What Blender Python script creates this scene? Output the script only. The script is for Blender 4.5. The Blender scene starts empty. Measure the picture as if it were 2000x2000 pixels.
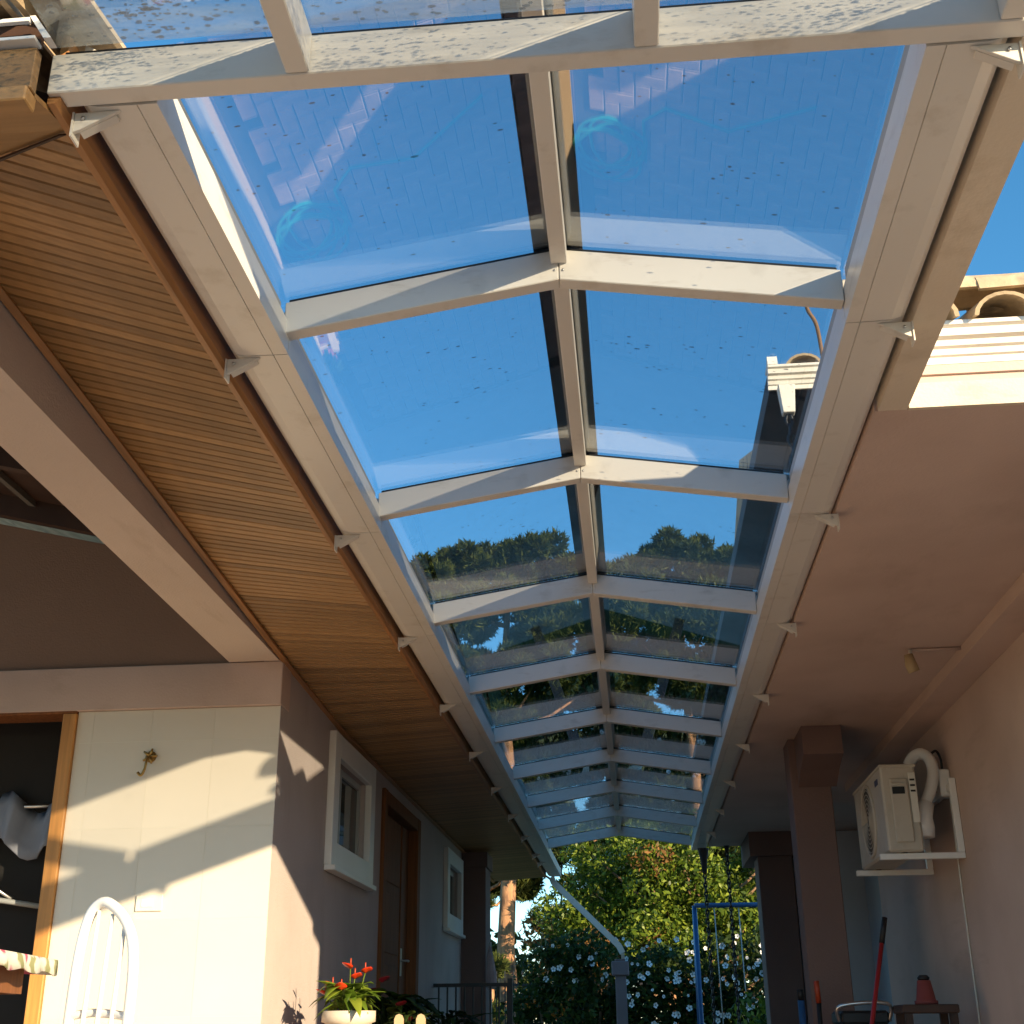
import bpy, bmesh, math, random
import numpy as np
from mathutils import Vector, Matrix
random.seed(7)
rng = np.random.default_rng(11)
SC = bpy.context.scene
COL = SC.collection

# ------------------------------------------------------------------ camera
def camera_axes(p, y, r):
    cy, sy, cp, sp = math.cos(y), math.sin(y), math.cos(p), math.sin(p)
    f = Vector((sy*cp, cy*cp, sp)); rt = Vector((cy, -sy, 0)); up = rt.cross(f)
    c, s = math.cos(r), math.sin(r)
    return c*rt + s*up, -s*rt + c*up, f
cam_data = bpy.data.cameras.new('camera')
cam = bpy.data.objects.new('camera', cam_data)
COL.objects.link(cam)
rt, up, fw = camera_axes(.3922, -.0905, -.0099)
m = Matrix((rt, up, -fw)).transposed().to_4x4()
m.translation = Vector((0, 0, .6))
cam.matrix_world = m
cam_data.sensor_width = 36
cam_data.lens = 36*2437.8/2000
cam_data.clip_start = .05
cam_data.clip_end = 3000
SC.camera = cam

# ------------------------------------------------------------------ sky, sun, exposure
SUN = Vector((1, -1.0, .35)).normalized()          # towards the sun: low, behind the camera on the right
world = bpy.data.worlds.new('World'); SC.world = world
world.use_nodes = True
wn = world.node_tree
sky = wn.nodes.new('ShaderNodeTexSky'); sky.sky_type = 'NISHITA'; sky.sun_disc = False
sky.sun_elevation = math.asin(SUN.z); sky.sun_rotation = math.atan2(SUN.x, SUN.y)
sky.altitude = 900; sky.air_density = 1.0; sky.dust_density = .25; sky.ozone_density = 3.0
hs_ = wn.nodes.new('ShaderNodeHueSaturation'); hs_.inputs['Saturation'].default_value = 1.18; hs_.inputs['Hue'].default_value = .488
wn.links.new(sky.outputs[0], hs_.inputs['Color']); wn.links.new(hs_.outputs[0], wn.nodes['Background'].inputs[0])
wn.nodes['Background'].inputs[1].default_value = .15
sl = bpy.data.lights.new('sun', 'SUN'); sl.energy = 5.0; sl.angle = math.radians(.55); sl.color = (1, .785, .51)
so = bpy.data.objects.new('sun', sl); COL.objects.link(so)
so.rotation_euler = SUN.to_track_quat('Z', 'Y').to_euler(); so.location = (30, -30, 20)
SC.view_settings.view_transform = 'Standard'; SC.view_settings.look = 'None'
SC.view_settings.exposure = 1.05; SC.view_settings.gamma = 1
SC.render.engine = 'CYCLES'
SC.cycles.max_bounces = 10; SC.cycles.diffuse_bounces = 5; SC.cycles.glossy_bounces = 5
SC.cycles.transparent_max_bounces = 24; SC.cycles.use_denoising = True
SC.cycles.caustics_reflective = False; SC.cycles.caustics_refractive = False
SC.cycles.sample_clamp_indirect = 6

# ------------------------------------------------------------------ materials
def mat(name, col, rough=.6, var=.06, vscale=3., bump=0., bscale=40., spec=.4, stretch=(1, 1, 1), metal=0.,
        rnd=0., col2=None, c2scale=2., c2range=(.5, .7), coord='Object'):
    M = bpy.data.materials.new(name); M.use_nodes = True
    N, L = M.node_tree.nodes, M.node_tree.links
    b = N['Principled BSDF']
    b.inputs['Roughness'].default_value = rough; b.inputs['Metallic'].default_value = metal
    b.inputs['Specular IOR Level'].default_value = spec
    tc = N.new('ShaderNodeTexCoord'); mp = N.new('ShaderNodeMapping'); mp.inputs['Scale'].default_value = stretch
    if coord == 'World':
        g = N.new('ShaderNodeNewGeometry'); L.new(g.outputs['Position'], mp.inputs[0])
    else:
        L.new(tc.outputs['Object'], mp.inputs[0])
    ns = N.new('ShaderNodeTexNoise'); ns.inputs['Scale'].default_value = vscale; ns.inputs['Detail'].default_value = 6
    L.new(mp.outputs[0], ns.inputs['Vector'])
    cr = N.new('ShaderNodeMapRange'); cr.inputs[1].default_value = .3; cr.inputs[2].default_value = .7
    cr.inputs[3].default_value = 1-var; cr.inputs[4].default_value = 1+var
    L.new(ns.outputs[0], cr.inputs[0])
    mul = N.new('ShaderNodeMix'); mul.data_type = 'RGBA'; mul.blend_type = 'MULTIPLY'; mul.inputs[0].default_value = 1
    src = None
    if col2 is not None:
        n2 = N.new('ShaderNodeTexNoise'); n2.inputs['Scale'].default_value = c2scale; n2.inputs['Detail'].default_value = 5
        L.new(mp.outputs[0], n2.inputs['Vector'])
        r2 = N.new('ShaderNodeMapRange'); r2.inputs[1].default_value, r2.inputs[2].default_value = c2range
        L.new(n2.outputs[0], r2.inputs[0])
        mx = N.new('ShaderNodeMix'); mx.data_type = 'RGBA'
        mx.inputs[6].default_value = (*col, 1); mx.inputs[7].default_value = (*col2, 1)
        L.new(r2.outputs[0], mx.inputs[0]); src = mx.outputs[2]
    if src: L.new(src, mul.inputs[6])
    else: mul.inputs[6].default_value = (*col, 1)
    if rnd:
        oi = N.new('ShaderNodeObjectInfo'); rr = N.new('ShaderNodeMapRange')
        rr.inputs[3].default_value = 1-rnd; rr.inputs[4].default_value = 1+rnd
        L.new(oi.outputs['Random'], rr.inputs[0])
        mm = N.new('ShaderNodeMath'); mm.operation = 'MULTIPLY'
        L.new(rr.outputs[0], mm.inputs[0]); L.new(cr.outputs[0], mm.inputs[1]); L.new(mm.outputs[0], mul.inputs[7])
    else: L.new(cr.outputs[0], mul.inputs[7])
    L.new(mul.outputs[2], b.inputs['Base Color'])
    if bump:
        nb = N.new('ShaderNodeTexNoise'); nb.inputs['Scale'].default_value = bscale; nb.inputs['Detail'].default_value = 4
        L.new(mp.outputs[0], nb.inputs['Vector'])
        bp = N.new('ShaderNodeBump'); bp.inputs['Strength'].default_value = bump; bp.inputs['Distance'].default_value = .01
        L.new(nb.outputs[0], bp.inputs['Height']); L.new(bp.outputs[0], b.inputs['Normal'])
    return M

def add_grime(M, amount=.5, scale=(3, 1.2, 14)):
    N, L = M.node_tree.nodes, M.node_tree.links; b = N['Principled BSDF']; src = b.inputs['Base Color'].links[0].from_socket
    g = N.new('ShaderNodeNewGeometry'); mp = N.new('ShaderNodeMapping'); mp.inputs['Scale'].default_value = scale; L.new(g.outputs['Position'], mp.inputs[0])
    ns = N.new('ShaderNodeTexNoise'); ns.inputs['Scale'].default_value = 2.4; ns.inputs['Detail'].default_value = 9; ns.inputs['Roughness'].default_value = .65; L.new(mp.outputs[0], ns.inputs['Vector'])
    mr = N.new('ShaderNodeMapRange'); mr.inputs[1].default_value = .56; mr.inputs[2].default_value = .78; mr.inputs[4].default_value = amount; L.new(ns.outputs[0], mr.inputs[0])
    mx = N.new('ShaderNodeMix'); mx.data_type = 'RGBA'; mx.blend_type = 'MULTIPLY'; L.new(mr.outputs[0], mx.inputs[0]); L.new(src, mx.inputs[6]); mx.inputs[7].default_value = (.62, .56, .48, 1)
    L.new(mx.outputs[2], b.inputs['Base Color'])

def leaf_mat(name, cols, rough=.5, transl=.3):
    M = bpy.data.materials.new(name); M.use_nodes = True
    N, L = M.node_tree.nodes, M.node_tree.links
    b = N['Principled BSDF']; b.inputs['Roughness'].default_value = rough; b.inputs['Specular IOR Level'].default_value = .25
    g = N.new('ShaderNodeNewGeometry'); r = N.new('ShaderNodeValToRGB')
    e = r.color_ramp.elements
    while len(e) < len(cols): e.new(.5)
    for i, c in enumerate(cols):
        e[i].position = i/(len(cols)-1); e[i].color = (*c, 1)
    L.new(g.outputs['Random Per Island'], r.inputs[0]); L.new(r.outputs[0], b.inputs['Base Color'])
    t = N.new('ShaderNodeBsdfTranslucent'); L.new(r.outputs[0], t.inputs[0])
    mx = N.new('ShaderNodeMixShader'); mx.inputs[0].default_value = transl
    L.new(b.outputs[0], mx.inputs[1]); L.new(t.outputs[0], mx.inputs[2])
    L.new(mx.outputs[0], N['Material Output'].inputs[0])
    return M

def glass_mat(name, tint, base):
    M = bpy.data.materials.new(name); M.use_nodes = True
    N, L = M.node_tree.nodes, M.node_tree.links
    N.remove(N['Principled BSDF'])
    tr = N.new('ShaderNodeBsdfTransparent'); tr.inputs[0].default_value = (*tint, 1)
    gl = N.new('ShaderNodeBsdfGlossy'); gl.inputs['Roughness'].default_value = 0; gl.inputs[0].default_value = (1, 1, 1, 1)
    lw = N.new('ShaderNodeLayerWeight'); lw.inputs[0].default_value = .5
    pw = N.new('ShaderNodeMath'); pw.operation = 'POWER'; pw.inputs[1].default_value = 4.5; L.new(lw.outputs['Facing'], pw.inputs[0])
    ad = N.new('ShaderNodeMath'); ad.operation = 'MULTIPLY_ADD'; ad.inputs[1].default_value = .8; ad.inputs[2].default_value = base; ad.use_clamp = True
    L.new(pw.outputs[0], ad.inputs[0])
    mx = N.new('ShaderNodeMixShader'); L.new(ad.outputs[0], mx.inputs[0])
    L.new(tr.outputs[0], mx.inputs[1]); L.new(gl.outputs[0], mx.inputs[2])
    L.new(mx.outputs[0], N['Material Output'].inputs[0])
    return M

ALU = mat('white_painted_aluminium', (.71, .68, .62), .32, .03, 2, spec=.5, col2=(.60, .57, .51), c2scale=9, c2range=(.62, .8))
ALUD = mat('grey_aluminium', (.42, .42, .40), .4, .04)
BLACK = mat('black_rubber', (.012, .012, .013), .5)
DARKCAP = mat('shade_dark_ridge_cap', (.018, .018, .018), .55)
WOOD = mat('varnished_pine', (.345, .197, .078), .42, .15, 2.2, .12, 30, stretch=(1.2, 26, 26), rnd=.26)
WOODY = mat('varnished_pine_board', (.36, .17, .06), .42, .28, 2.2, .1, 30, stretch=(26, 1.0, 26), rnd=.1)
WOODZ = mat('orange_door_wood', (.50, .23, .06), .4, .22, 2, .1, 30, stretch=(24, 24, 1.2))
ALUB = mat('shade_toned_aluminium', (.40, .375, .33), .45, .06, 5)  # darker tone of the white aluminium; the eave bars' shade is in the colour
WOODD = mat('dark_roof_wood', (.055, .028, .018), .6, .25, 3, .1)
DOORW = mat('brown_door_wood', (.20, .08, .032), .65, .22, 2, .1, 30, spec=.12, stretch=(24, 24, 1.2))
PLASTER = mat('beige_plaster', (.60, .50, .43), .85, .05, 1.3, .25, 120, spec=.2)
PLASTERW = mat('taupe_plaster', (.49, .42, .395), .85, .07, 1.1, .35, 140, spec=.2, col2=(.44, .375, .35), c2scale=1.7, c2range=(.45, .7), coord='World')
CEIL = mat('painted_ceiling', (.60, .46, .39), .8, .06, .9, .15, 90, spec=.2, col2=(.52, .39, .325), c2scale=1.4, c2range=(.45, .7), coord='World')
CREAM = mat('cream_paint', (.66, .57, .45), .7, .05, 1.5, .15, 90, spec=.25)
MOULD = mat('white_moulding', (.78, .74, .66), .55, .05, 3, spec=.3)
TILEW = mat('glazed_wall_tile', (.70, .64, .54), .28, .03, 2, spec=.5, rnd=.02)
GROUT = mat('grout', (.74, .70, .60), .8, .05)
CLAY = mat('weathered_roof_tile', (.50, .38, .24), .85, .25, 7, .5, 30, col2=(.16, .13, .10), c2scale=5, c2range=(.55, .68))
PAVER = mat('concrete_paver', (.46, .33, .27), .85, .14, 9, .4, 60, rnd=.13)
JOINT = mat('paver_joint_sand', (.10, .085, .07), .95, .2, 8)
PAVING = mat('yard_paving', (.52, .40, .31), .85, .16, 2.5, .4, 30, col2=(.33, .26, .21), c2scale=.7, coord='World')
GRASS = mat('garden_ground', (.06, .085, .025), .95, .4, 1.2, .5, 12, col2=(.12, .09, .05), c2scale=.5, coord='World')
PATIO = mat('patio_floor', (.72, .56, .41), .5, .08, 2)
WHITE = mat('white_gloss_paint', (.80, .79, .76), .3, .03)
PLASTIC = mat('ivory_plastic', (.70, .68, .60), .45, .02)
ACM = mat('aged_ivory_metal', (.52, .475, .395), .5, .06, 5, col2=(.42, .375, .30), c2scale=6, c2range=(.6, .8))
METAL = mat('brushed_steel', (.62, .61, .59), .28, .04, metal=1.)
IRON = mat('black_iron', (.018, .019, .024), .45, .1)
BRASS = mat('aged_brass', (.35, .22, .07), .4, .25, 30, metal=.8)
DARK = mat('dark_interior', (.025, .022, .02), .9)  # near-black colour carries the shade of the unlit rooms
PANE = mat('dark_window_glass', (.012, .014, .015), .03, 0, spec=.9)
PILLAR = mat('brown_pillar_paint', (.18, .115, .10), .8, .07, 2, .2, 90)
MAUVE = mat('mauve_post_paint', (.20, .155, .165), .7, .08, 3)
BLUE = mat('blue_painted_steel', (.02, .08, .20), .35, .08, 5)
BARK = mat('pine_bark', (.40, .21, .105), .9, .35, 3, 1., 9, stretch=(2, 2, .6), col2=(.15, .09, .06), c2scale=3.5, c2range=(.5, .65))
BARKD = mat('garden_bark', (.22, .13, .07), .9, .3, 6, .8, 12)
PINE = leaf_mat('pine_needles', [(.014, .026, .006), (.042, .062, .012), (.10, .115, .024)], .85, .15)
LEAF = leaf_mat('bright_leaves', [(.028, .055, .007), (.10, .155, .014), (.26, .31, .035)], .42, .3)
LEAFB = leaf_mat('brown_dry_leaves', [(.12, .05, .015), (.25, .12, .03), (.09, .07, .02)], .6, .2)
LEAFD = leaf_mat('hedge_leaves', [(.012, .026, .005), (.030, .056, .009), (.065, .10, .015)], .6, .3)
LEAFO = leaf_mat('orange_leaves', [(.30, .09, .012), (.50, .19, .02), (.18, .08, .02)], .6, .35)
LEAFY = leaf_mat('anthurium_leaves', [(.06, .11, .01), (.16, .24, .025), (.28, .34, .04)], .35, .35)
PETAL = mat('white_petal', (.78, .80, .80), .6, .03)
REDP = mat('red_spathe', (.62, .045, .012), .3, .15, 8)
def film_glass():
    M = glass_mat('wet_dusty_roof_glass', (.92, .95, .97), .12); N, L = M.node_tree.nodes, M.node_tree.links
    out = N['Material Output']; prev = out.inputs[0].links[0].from_socket
    df = N.new('ShaderNodeBsdfDiffuse'); df.inputs[0].default_value = (.70, .72, .66, 1)
    tl = N.new('ShaderNodeBsdfTranslucent'); tl.inputs[0].default_value = (.62, .66, .62, 1)
    m1 = N.new('ShaderNodeMixShader'); m1.inputs[0].default_value = .6; L.new(df.outputs[0], m1.inputs[1]); L.new(tl.outputs[0], m1.inputs[2])
    g = N.new('ShaderNodeNewGeometry'); mp = N.new('ShaderNodeMapping'); mp.inputs['Scale'].default_value = (1.2, 9, 1); mp.inputs['Rotation'].default_value = (0, 0, .25); L.new(g.outputs['Position'], mp.inputs[0])
    ns = N.new('ShaderNodeTexNoise'); ns.inputs['Scale'].default_value = 3.2; ns.inputs['Detail'].default_value = 8; L.new(mp.outputs[0], ns.inputs['Vector'])
    mr = N.new('ShaderNodeMapRange'); mr.inputs[1].default_value = .35; mr.inputs[2].default_value = .7; mr.inputs[3].default_value = .04; mr.inputs[4].default_value = .30; L.new(ns.outputs[0], mr.inputs[0])
    m2 = N.new('ShaderNodeMixShader'); L.new(mr.outputs[0], m2.inputs[0]); L.new(prev, m2.inputs[1]); L.new(m1.outputs[0], m2.inputs[2]); L.new(m2.outputs[0], out.inputs[0])
    return M
GLASSW = film_glass()
GLASS = glass_mat('roof_glass', (.92, .95, .98), .165)
HOSE = mat('teal_hose_plastic', (.03, .36, .34), .3, .05)
REDM = mat('red_plastic', (.36, .02, .02), .4, .08)
ORANGE = mat('orange_plastic', (.38, .05, .015), .4, .05)
TERRA = mat('red_clay_pot', (.27, .06, .05), .7, .12, 6)
CLOTH = mat('grey_cloth', (.30, .31, .36), .9, .1, 6)
POTW = mat('cream_pot', (.62, .54, .43), .6, .08, 4)

add_grime(ALU, .6, (2.5, 2.5, 9)); add_grime(CEIL, .45, (1.1, .5, 2.5)); add_grime(PLASTERW, .45, (4, 2.2, .6)); add_grime(PLASTER, .5, (3, .6, 3)); add_grime(MOULD, .7, (3, 2, 9)); add_grime(CREAM, .5, (2, 2, 6)); add_grime(ACM, .6, (9, 9, 3))
def drop_mat():
    M = bpy.data.materials.new('water_drop'); M.use_nodes = True
    N, L = M.node_tree.nodes, M.node_tree.links
    b = N['Principled BSDF']; b.inputs['Base Color'].default_value = (.05, .07, .1, 1); b.inputs['Roughness'].default_value = .08
    t = N.new('ShaderNodeBsdfTransparent'); t.inputs[0].default_value = (.75, .8, .9, 1)
    x = N.new('ShaderNodeMixShader'); x.inputs[0].default_value = .3
    L.new(b.outputs[0], x.inputs[1]); L.new(t.outputs[0], x.inputs[2]); L.new(x.outputs[0], N['Material Output'].inputs[0])
    return M
DROP = drop_mat()

def floral_mat():
    M = bpy.data.materials.new('floral_tablecloth'); M.use_nodes = True
    N, L = M.node_tree.nodes, M.node_tree.links; b = N['Principled BSDF']; b.inputs['Roughness'].default_value = .85
    tc = N.new('ShaderNodeTexCoord'); vo = N.new('ShaderNodeTexVoronoi'); vo.inputs['Scale'].default_value = 16
    ns = N.new('ShaderNodeTexNoise'); ns.inputs['Scale'].default_value = 30
    L.new(tc.outputs['Object'], vo.inputs['Vector']); L.new(tc.outputs['Object'], ns.inputs['Vector'])
    ad = N.new('ShaderNodeMath'); ad.operation = 'MULTIPLY_ADD'; ad.inputs[1].default_value = .35
    L.new(ns.outputs[0], ad.inputs[0]); L.new(vo.outputs['Distance'], ad.inputs[2])
    r = N.new('ShaderNodeValToRGB'); e = r.color_ramp.elements
    e[0].position = .40; e[0].color = (.55, .10, .16, 1); e[1].position = .56; e[1].color = (.74, .68, .58, 1)
    k = e.new(.47); k.color = (.72, .42, .42, 1); k = e.new(.80); k.color = (.72, .66, .55, 1); k = e.new(.9); k.color = (.30, .30, .14, 1)
    L.new(ad.outputs[0], r.inputs[0]); L.new(r.outputs[0], b.inputs['Base Color'])
    return M
FLORAL = floral_mat()

# ------------------------------------------------------------------ mesh helpers
def tag(o, label=None, cat=None, group=None, kind=None):
    if label: o['label'] = label
    if cat: o['category'] = cat
    if group: o['group'] = group
    if kind: o['kind'] = kind
    return o
def thing(name, loc, label, cat, group=None):
    o = bpy.data.objects.new(name, None); COL.objects.link(o); o.location = loc; o.empty_display_size = .1
    return tag(o, label, cat, group)
def wpos(p):
    v = Vector((0, 0, 0))
    while p is not None: v += p.location; p = p.parent
    return v
def link(name, me, M, parent=None, loc=(0, 0, 0)):
    o = bpy.data.objects.new(name, me); COL.objects.link(o)
    if M is not None and not me.materials: me.materials.append(M)
    o.location = Vector(loc) - wpos(parent)
    if parent: o.parent = parent
    return o
def mesh(name, V, F, M, parent=None, smooth=False, bevel=0, center=True):
    """world-space vertices -> one object with its origin at their centre"""
    V = [Vector(v) for v in V]
    c = sum(V, Vector())/len(V) if center else Vector()
    me = bpy.data.meshes.new(name); me.from_pydata([v-c for v in V], [], F)
    bm = bmesh.new(); bm.from_mesh(me); bmesh.ops.recalc_face_normals(bm, faces=bm.faces)
    if bevel: bmesh.ops.bevel(bm, geom=bm.edges[:], offset=bevel, segments=1, affect='EDGES', profile=.5)
    bm.to_mesh(me); bm.free()
    if smooth:
        for p in me.polygons: p.use_smooth = True
    return link(name, me, M, parent, c)
BF = [(0, 1, 3, 2), (4, 6, 7, 5), (0, 4, 5, 1), (2, 3, 7, 6), (0, 2, 6, 4), (1, 5, 7, 3)]
def boxv(x0, x1, y0, y1, z0, z1):
    return [(x, y, z) for x in (x0, x1) for y in (y0, y1) for z in (z0, z1)]
def box(name, x0, x1, y0, y1, z0, z1, M, parent=None, bevel=0):
    return mesh(name, boxv(x0, x1, y0, y1, z0, z1), BF, M, parent, bevel=bevel)
def boxes(name, L, M, parent=None, bevel=0):
    V, F = [], []
    for b in L:
        n = len(V); V += boxv(*b); F += [tuple(i+n for i in f) for f in BF]
    return mesh(name, V, F, M, parent, bevel=bevel)
def prism(name, poly, axis, a, b, M, parent=None, bevel=0, smooth=False, poly2=None):
    """polygon in the two other axes, swept along axis from a to b"""
    def P(p, t):
        return {'x': (t, p[0], p[1]), 'y': (p[0], t, p[1]), 'z': (p[0], p[1], t)}[axis]
    n = len(poly); V = [P(p, a) for p in poly] + [P(p, b) for p in (poly2 or poly)]
    F = [tuple(range(n)), tuple(range(2*n-1, n-1, -1))] + [(i, (i+1) % n, n+(i+1) % n, n+i) for i in range(n)]
    return mesh(name, V, F, M, parent, bevel=bevel, smooth=smooth)
def tube_data(pts, rad, n=8, caps=True):
    pts = [Vector(p) for p in pts]; V, F = [], []
    if not hasattr(rad, '__len__'): rad = [rad]*len(pts)
    ref = None
    for i, p in enumerate(pts):
        t = (pts[min(i+1, len(pts)-1)] - pts[max(i-1, 0)]).normalized()
        if ref is None: ref = t.orthogonal().normalized()
        u = (ref - t*ref.dot(t)); u = u.normalized() if u.length > 1e-6 else t.orthogonal().normalized()
        ref = u; w = t.cross(u)
        for k in range(n):
            a = 2*math.pi*k/n; V.append(p + rad[i]*(math.cos(a)*u + math.sin(a)*w))
    for i in range(len(pts)-1):
        for k in range(n):
            F.append((i*n+k, i*n+(k+1) % n, (i+1)*n+(k+1) % n, (i+1)*n+k))
    if caps:
        F.append(tuple(range(n-1, -1, -1))); F.append(tuple((len(pts)-1)*n+k for k in range(n)))
    return V, F
def tube(name, pts, rad, M, parent=None, n=8, smooth=True):
    V, F = tube_data(pts, rad, n); return mesh(name, V, F, M, parent, smooth=smooth)
def tubes(name, L, M, parent=None, n=6):
    V, F = [], []
    for pts, rad in L:
        v, f = tube_data(pts, rad, n); k = len(V); V += v; F += [tuple(i+k for i in q) for q in f]
    return mesh(name, V, F, M, parent, smooth=True)
def lathe(name, prof, c, M, parent=None, n=20):
    V, F = [], []
    for r, z in prof:
        for k in range(n):
            a = 2*math.pi*k/n; V.append((c[0]+r*math.cos(a), c[1]+r*math.sin(a), c[2]+z))
    for i in range(len(prof)-1):
        for k in range(n): F.append((i*n+k, i*n+(k+1) % n, (i+1)*n+(k+1) % n, (i+1)*n+k))
    F.append(tuple(range(n-1, -1, -1))); F.append(tuple((len(prof)-1)*n+k for k in range(n)))
    return mesh(name, V, F, M, parent, smooth=True)
def ob_copy(o, loc, parent=None, rot=None):
    c = o.copy(); COL.objects.link(c); c.parent = parent
    c.location = Vector(loc) - wpos(parent)
    if rot: c.rotation_euler = rot
    return c
def smooth_path(pts, k=6):
    P = [Vector(p) for p in pts]; out = []
    for i in range(len(P)-1):
        p0, p1, p2, p3 = P[max(i-1, 0)], P[i], P[i+1], P[min(i+2, len(P)-1)]
        for j in range(k):
            t = j/k
            out.append(.5*((2*p1) + (p2-p0)*t + (2*p0-5*p1+4*p2-p3)*t*t + (3*p1-p0-3*p2+p3)*t**3))
    return out + [P[-1]]

# ------------------------------------------------------------------ setting
g = mesh('ground', [(-900, -600, -.62), (900, -600, -.62), (900, 1500, -.62), (-900, 1500, -.62)], [(0, 1, 2, 3)], GRASS, center=False)
tag(g, kind='structure')
yard = box('yard', -14, 30, -16, 17, -.60, -.575, PAVING); tag(yard, kind='structure')
# herringbone pavers seen mirrored in the front panes
path = box('paved_path', -1.2, 1.0, 4.2, 9.6, -.574, -.560, JOINT); tag(path, kind='structure')
def paver_mesh(l, w):
    me = bpy.data.meshes.new('paver'); bm = bmesh.new()
    bmesh.ops.create_cube(bm, size=1, matrix=Matrix.Diagonal((l-.006, w-.006, .02, 1)))
    bmesh.ops.bevel(bm, geom=[e for e in bm.edges if all(v.co.z > 0 for v in e.verts)], offset=.006, segments=1, affect='EDGES')
    bm.to_mesh(me); bm.free(); return me
PH, PV = paver_mesh(.2, .1), paver_mesh(.1, .2)
PH.materials.append(PAVER); PV.materials.append(PAVER)
cells = []
w = .1
for i in range(-30, 60):
    for j in range(-30, 60):
        # herringbone: 2x1 bricks on a diagonal repeat of four cells
        k = (i - j) % 4
        if k == 0: cells.append((i*w+w, j*w+w/2, 0))           # horizontal brick covers (i,j),(i+1,j)
        elif k == 3: cells.append((i*w+w/2, j*w+w, 1))         # vertical brick covers (i,j),(i,j+1)
cells = [(x+.0, y+6.4, v) for x, y, v in cells]
cells = [c for c in cells if -1.1 < c[0] < .9 and 4.32 < c[1] < 9.5]
cells.sort(key=lambda c: abs(c[1]-6.3)*.8 + abs(c[0]+.2))
bmr = bmesh.new()
for n, (x, y, v) in enumerate(cells):
    dz = random.uniform(-.0015, .0015)
    if n < 290:
        link('paver', PV if v else PH, None, path, (x, y, -.552+dz))
    else:
        t = bmesh.new(); t.from_mesh(PV if v else PH); tm = bpy.data.meshes.new('tmp')
        bmesh.ops.translate(t, verts=t.verts, vec=(x, y, -.552+dz)); t.to_mesh(tm); t.free(); bmr.from_mesh(tm); bpy.data.meshes.remove(tm)
me = bpy.data.meshes.new('pavers_beyond'); bmr.to_mesh(me); bmr.free()
o = link('pavers_beyond', me, PAVER, path); tag(o, kind='stuff')
patio = boxes('patio', [(-9, -1.22, 2.2, 15.4, -.575, -.005)], PATIO); tag(patio, kind='structure')
porch = box('porch_floor', 1.0, 8, 3.6, 13.9, -.57, -.42, PATIO); tag(porch, kind='structure')

lw = box('added_shade_wall', 2.5, 2.66, -9, 2.62, -.575, .72, CREAM); tag(lw, 'added unseen wall that shades the paved path from the low sun', 'wall')  # added out of view to shade the path and leave a sunlit strip

# ------------------------------------------------------------------ glass canopy
XL, XR, XC = -.919, .646, -.133
ZB, ZA, RH = 2.43, 2.5535, .10
RY = [3.006 + 1.387*i for i in range(9)]
BAY = [1.985] + RY
can = thing('glass_canopy', (0, 8, 2.38), 'long pitched glass canopy with white aluminium frame between the two eaves', 'canopy')
def rz(x):                                     # underside height of the rafters at x
    return ZB + (ZA-ZB)*((x-XL)/(XC-XL) if x < XC else (XR-x)/(XR-XC))
def sloped(name, x0, x1, y0, y1, lo, hi, M, parent, bevel=0):
    V = [(x, y, rz(x)+h) for x in (x0, x1) for y in (y0, y1) for h in (lo, hi)]
    return mesh(name, V, BF, M, parent, bevel=bevel)
for i, y in enumerate(RY):
    for s in (0, 1):
        x0, x1 = (XL, XC-.001) if s == 0 else (XC+.001, XR)
        r = sloped('rafter', x0, x1, y, y+.05, 0, RH, ALU, can, .0025)
        sloped('gasket', x0+.01, x1-.01, y+.004, y+.046, RH+.0005, RH+.008, BLACK, r)
        if i < 3:
            xs = XC-.012 if s == 0 else XC+.012
            tube('screw', [(xs, y-.0025, ZA+.03), (xs, y+.002, ZA+.03)], .0035, METAL, r, 8)
GZ = RH + .009
panes = []
for b in range(9):
    y0 = BAY[b] + (.028 if b else .02); y1 = BAY[b+1] + .022
    for s in (0, 1):
        x0, x1 = (XL-.036, XC-.022) if s == 0 else (XC+.022, XR+.036)
        p = sloped('glass_pane', x0, x1, y0, y1, GZ, GZ+.008, GLASS, can); panes.append((p, x0, x1, y0, y1, b))
    ya = BAY[b] + .05 if b else 1.99; yb = BAY[b+1]
    rb = box('ridge_beam', -.155, -.109, ya, yb-.001, 2.604, 2.668, ALU, can, .002)
    # aluminium ridge cap; the shade under it is put into the dark colour
    mesh('ridge_cap', [(x, y, z) for x, z in ((-.205, 2.662), (-.131, 2.675), (-.064, 2.664)) for y in (ya-.02, yb+.02)] +
         [(x, y, z+.012) for x, z in ((-.205, 2.662), (-.131, 2.675), (-.064, 2.664)) for y in (ya-.02, yb+.02)],
         [(0, 1, 3, 2), (2, 3, 5, 4), (6, 8, 9, 7), (8, 10, 11, 9), (0, 6, 7, 1), (4, 5, 11, 10), (0, 2, 8, 6), (2, 4, 10, 8), (1, 7, 9, 3), (3, 9, 11, 5)], DARKCAP, can)
    # bars carrying the lower edge of the panes
    box('eave_bar', -.956, -.931, ya+.001, yb-.001, 2.4765, rz(-.956)+RH+.006, ALUB, can, .002)
    box('eave_bar', .656, .681, ya+.001, yb-.001, 2.4765, rz(.681)+RH+.006, ALUB, can, .002)
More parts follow.
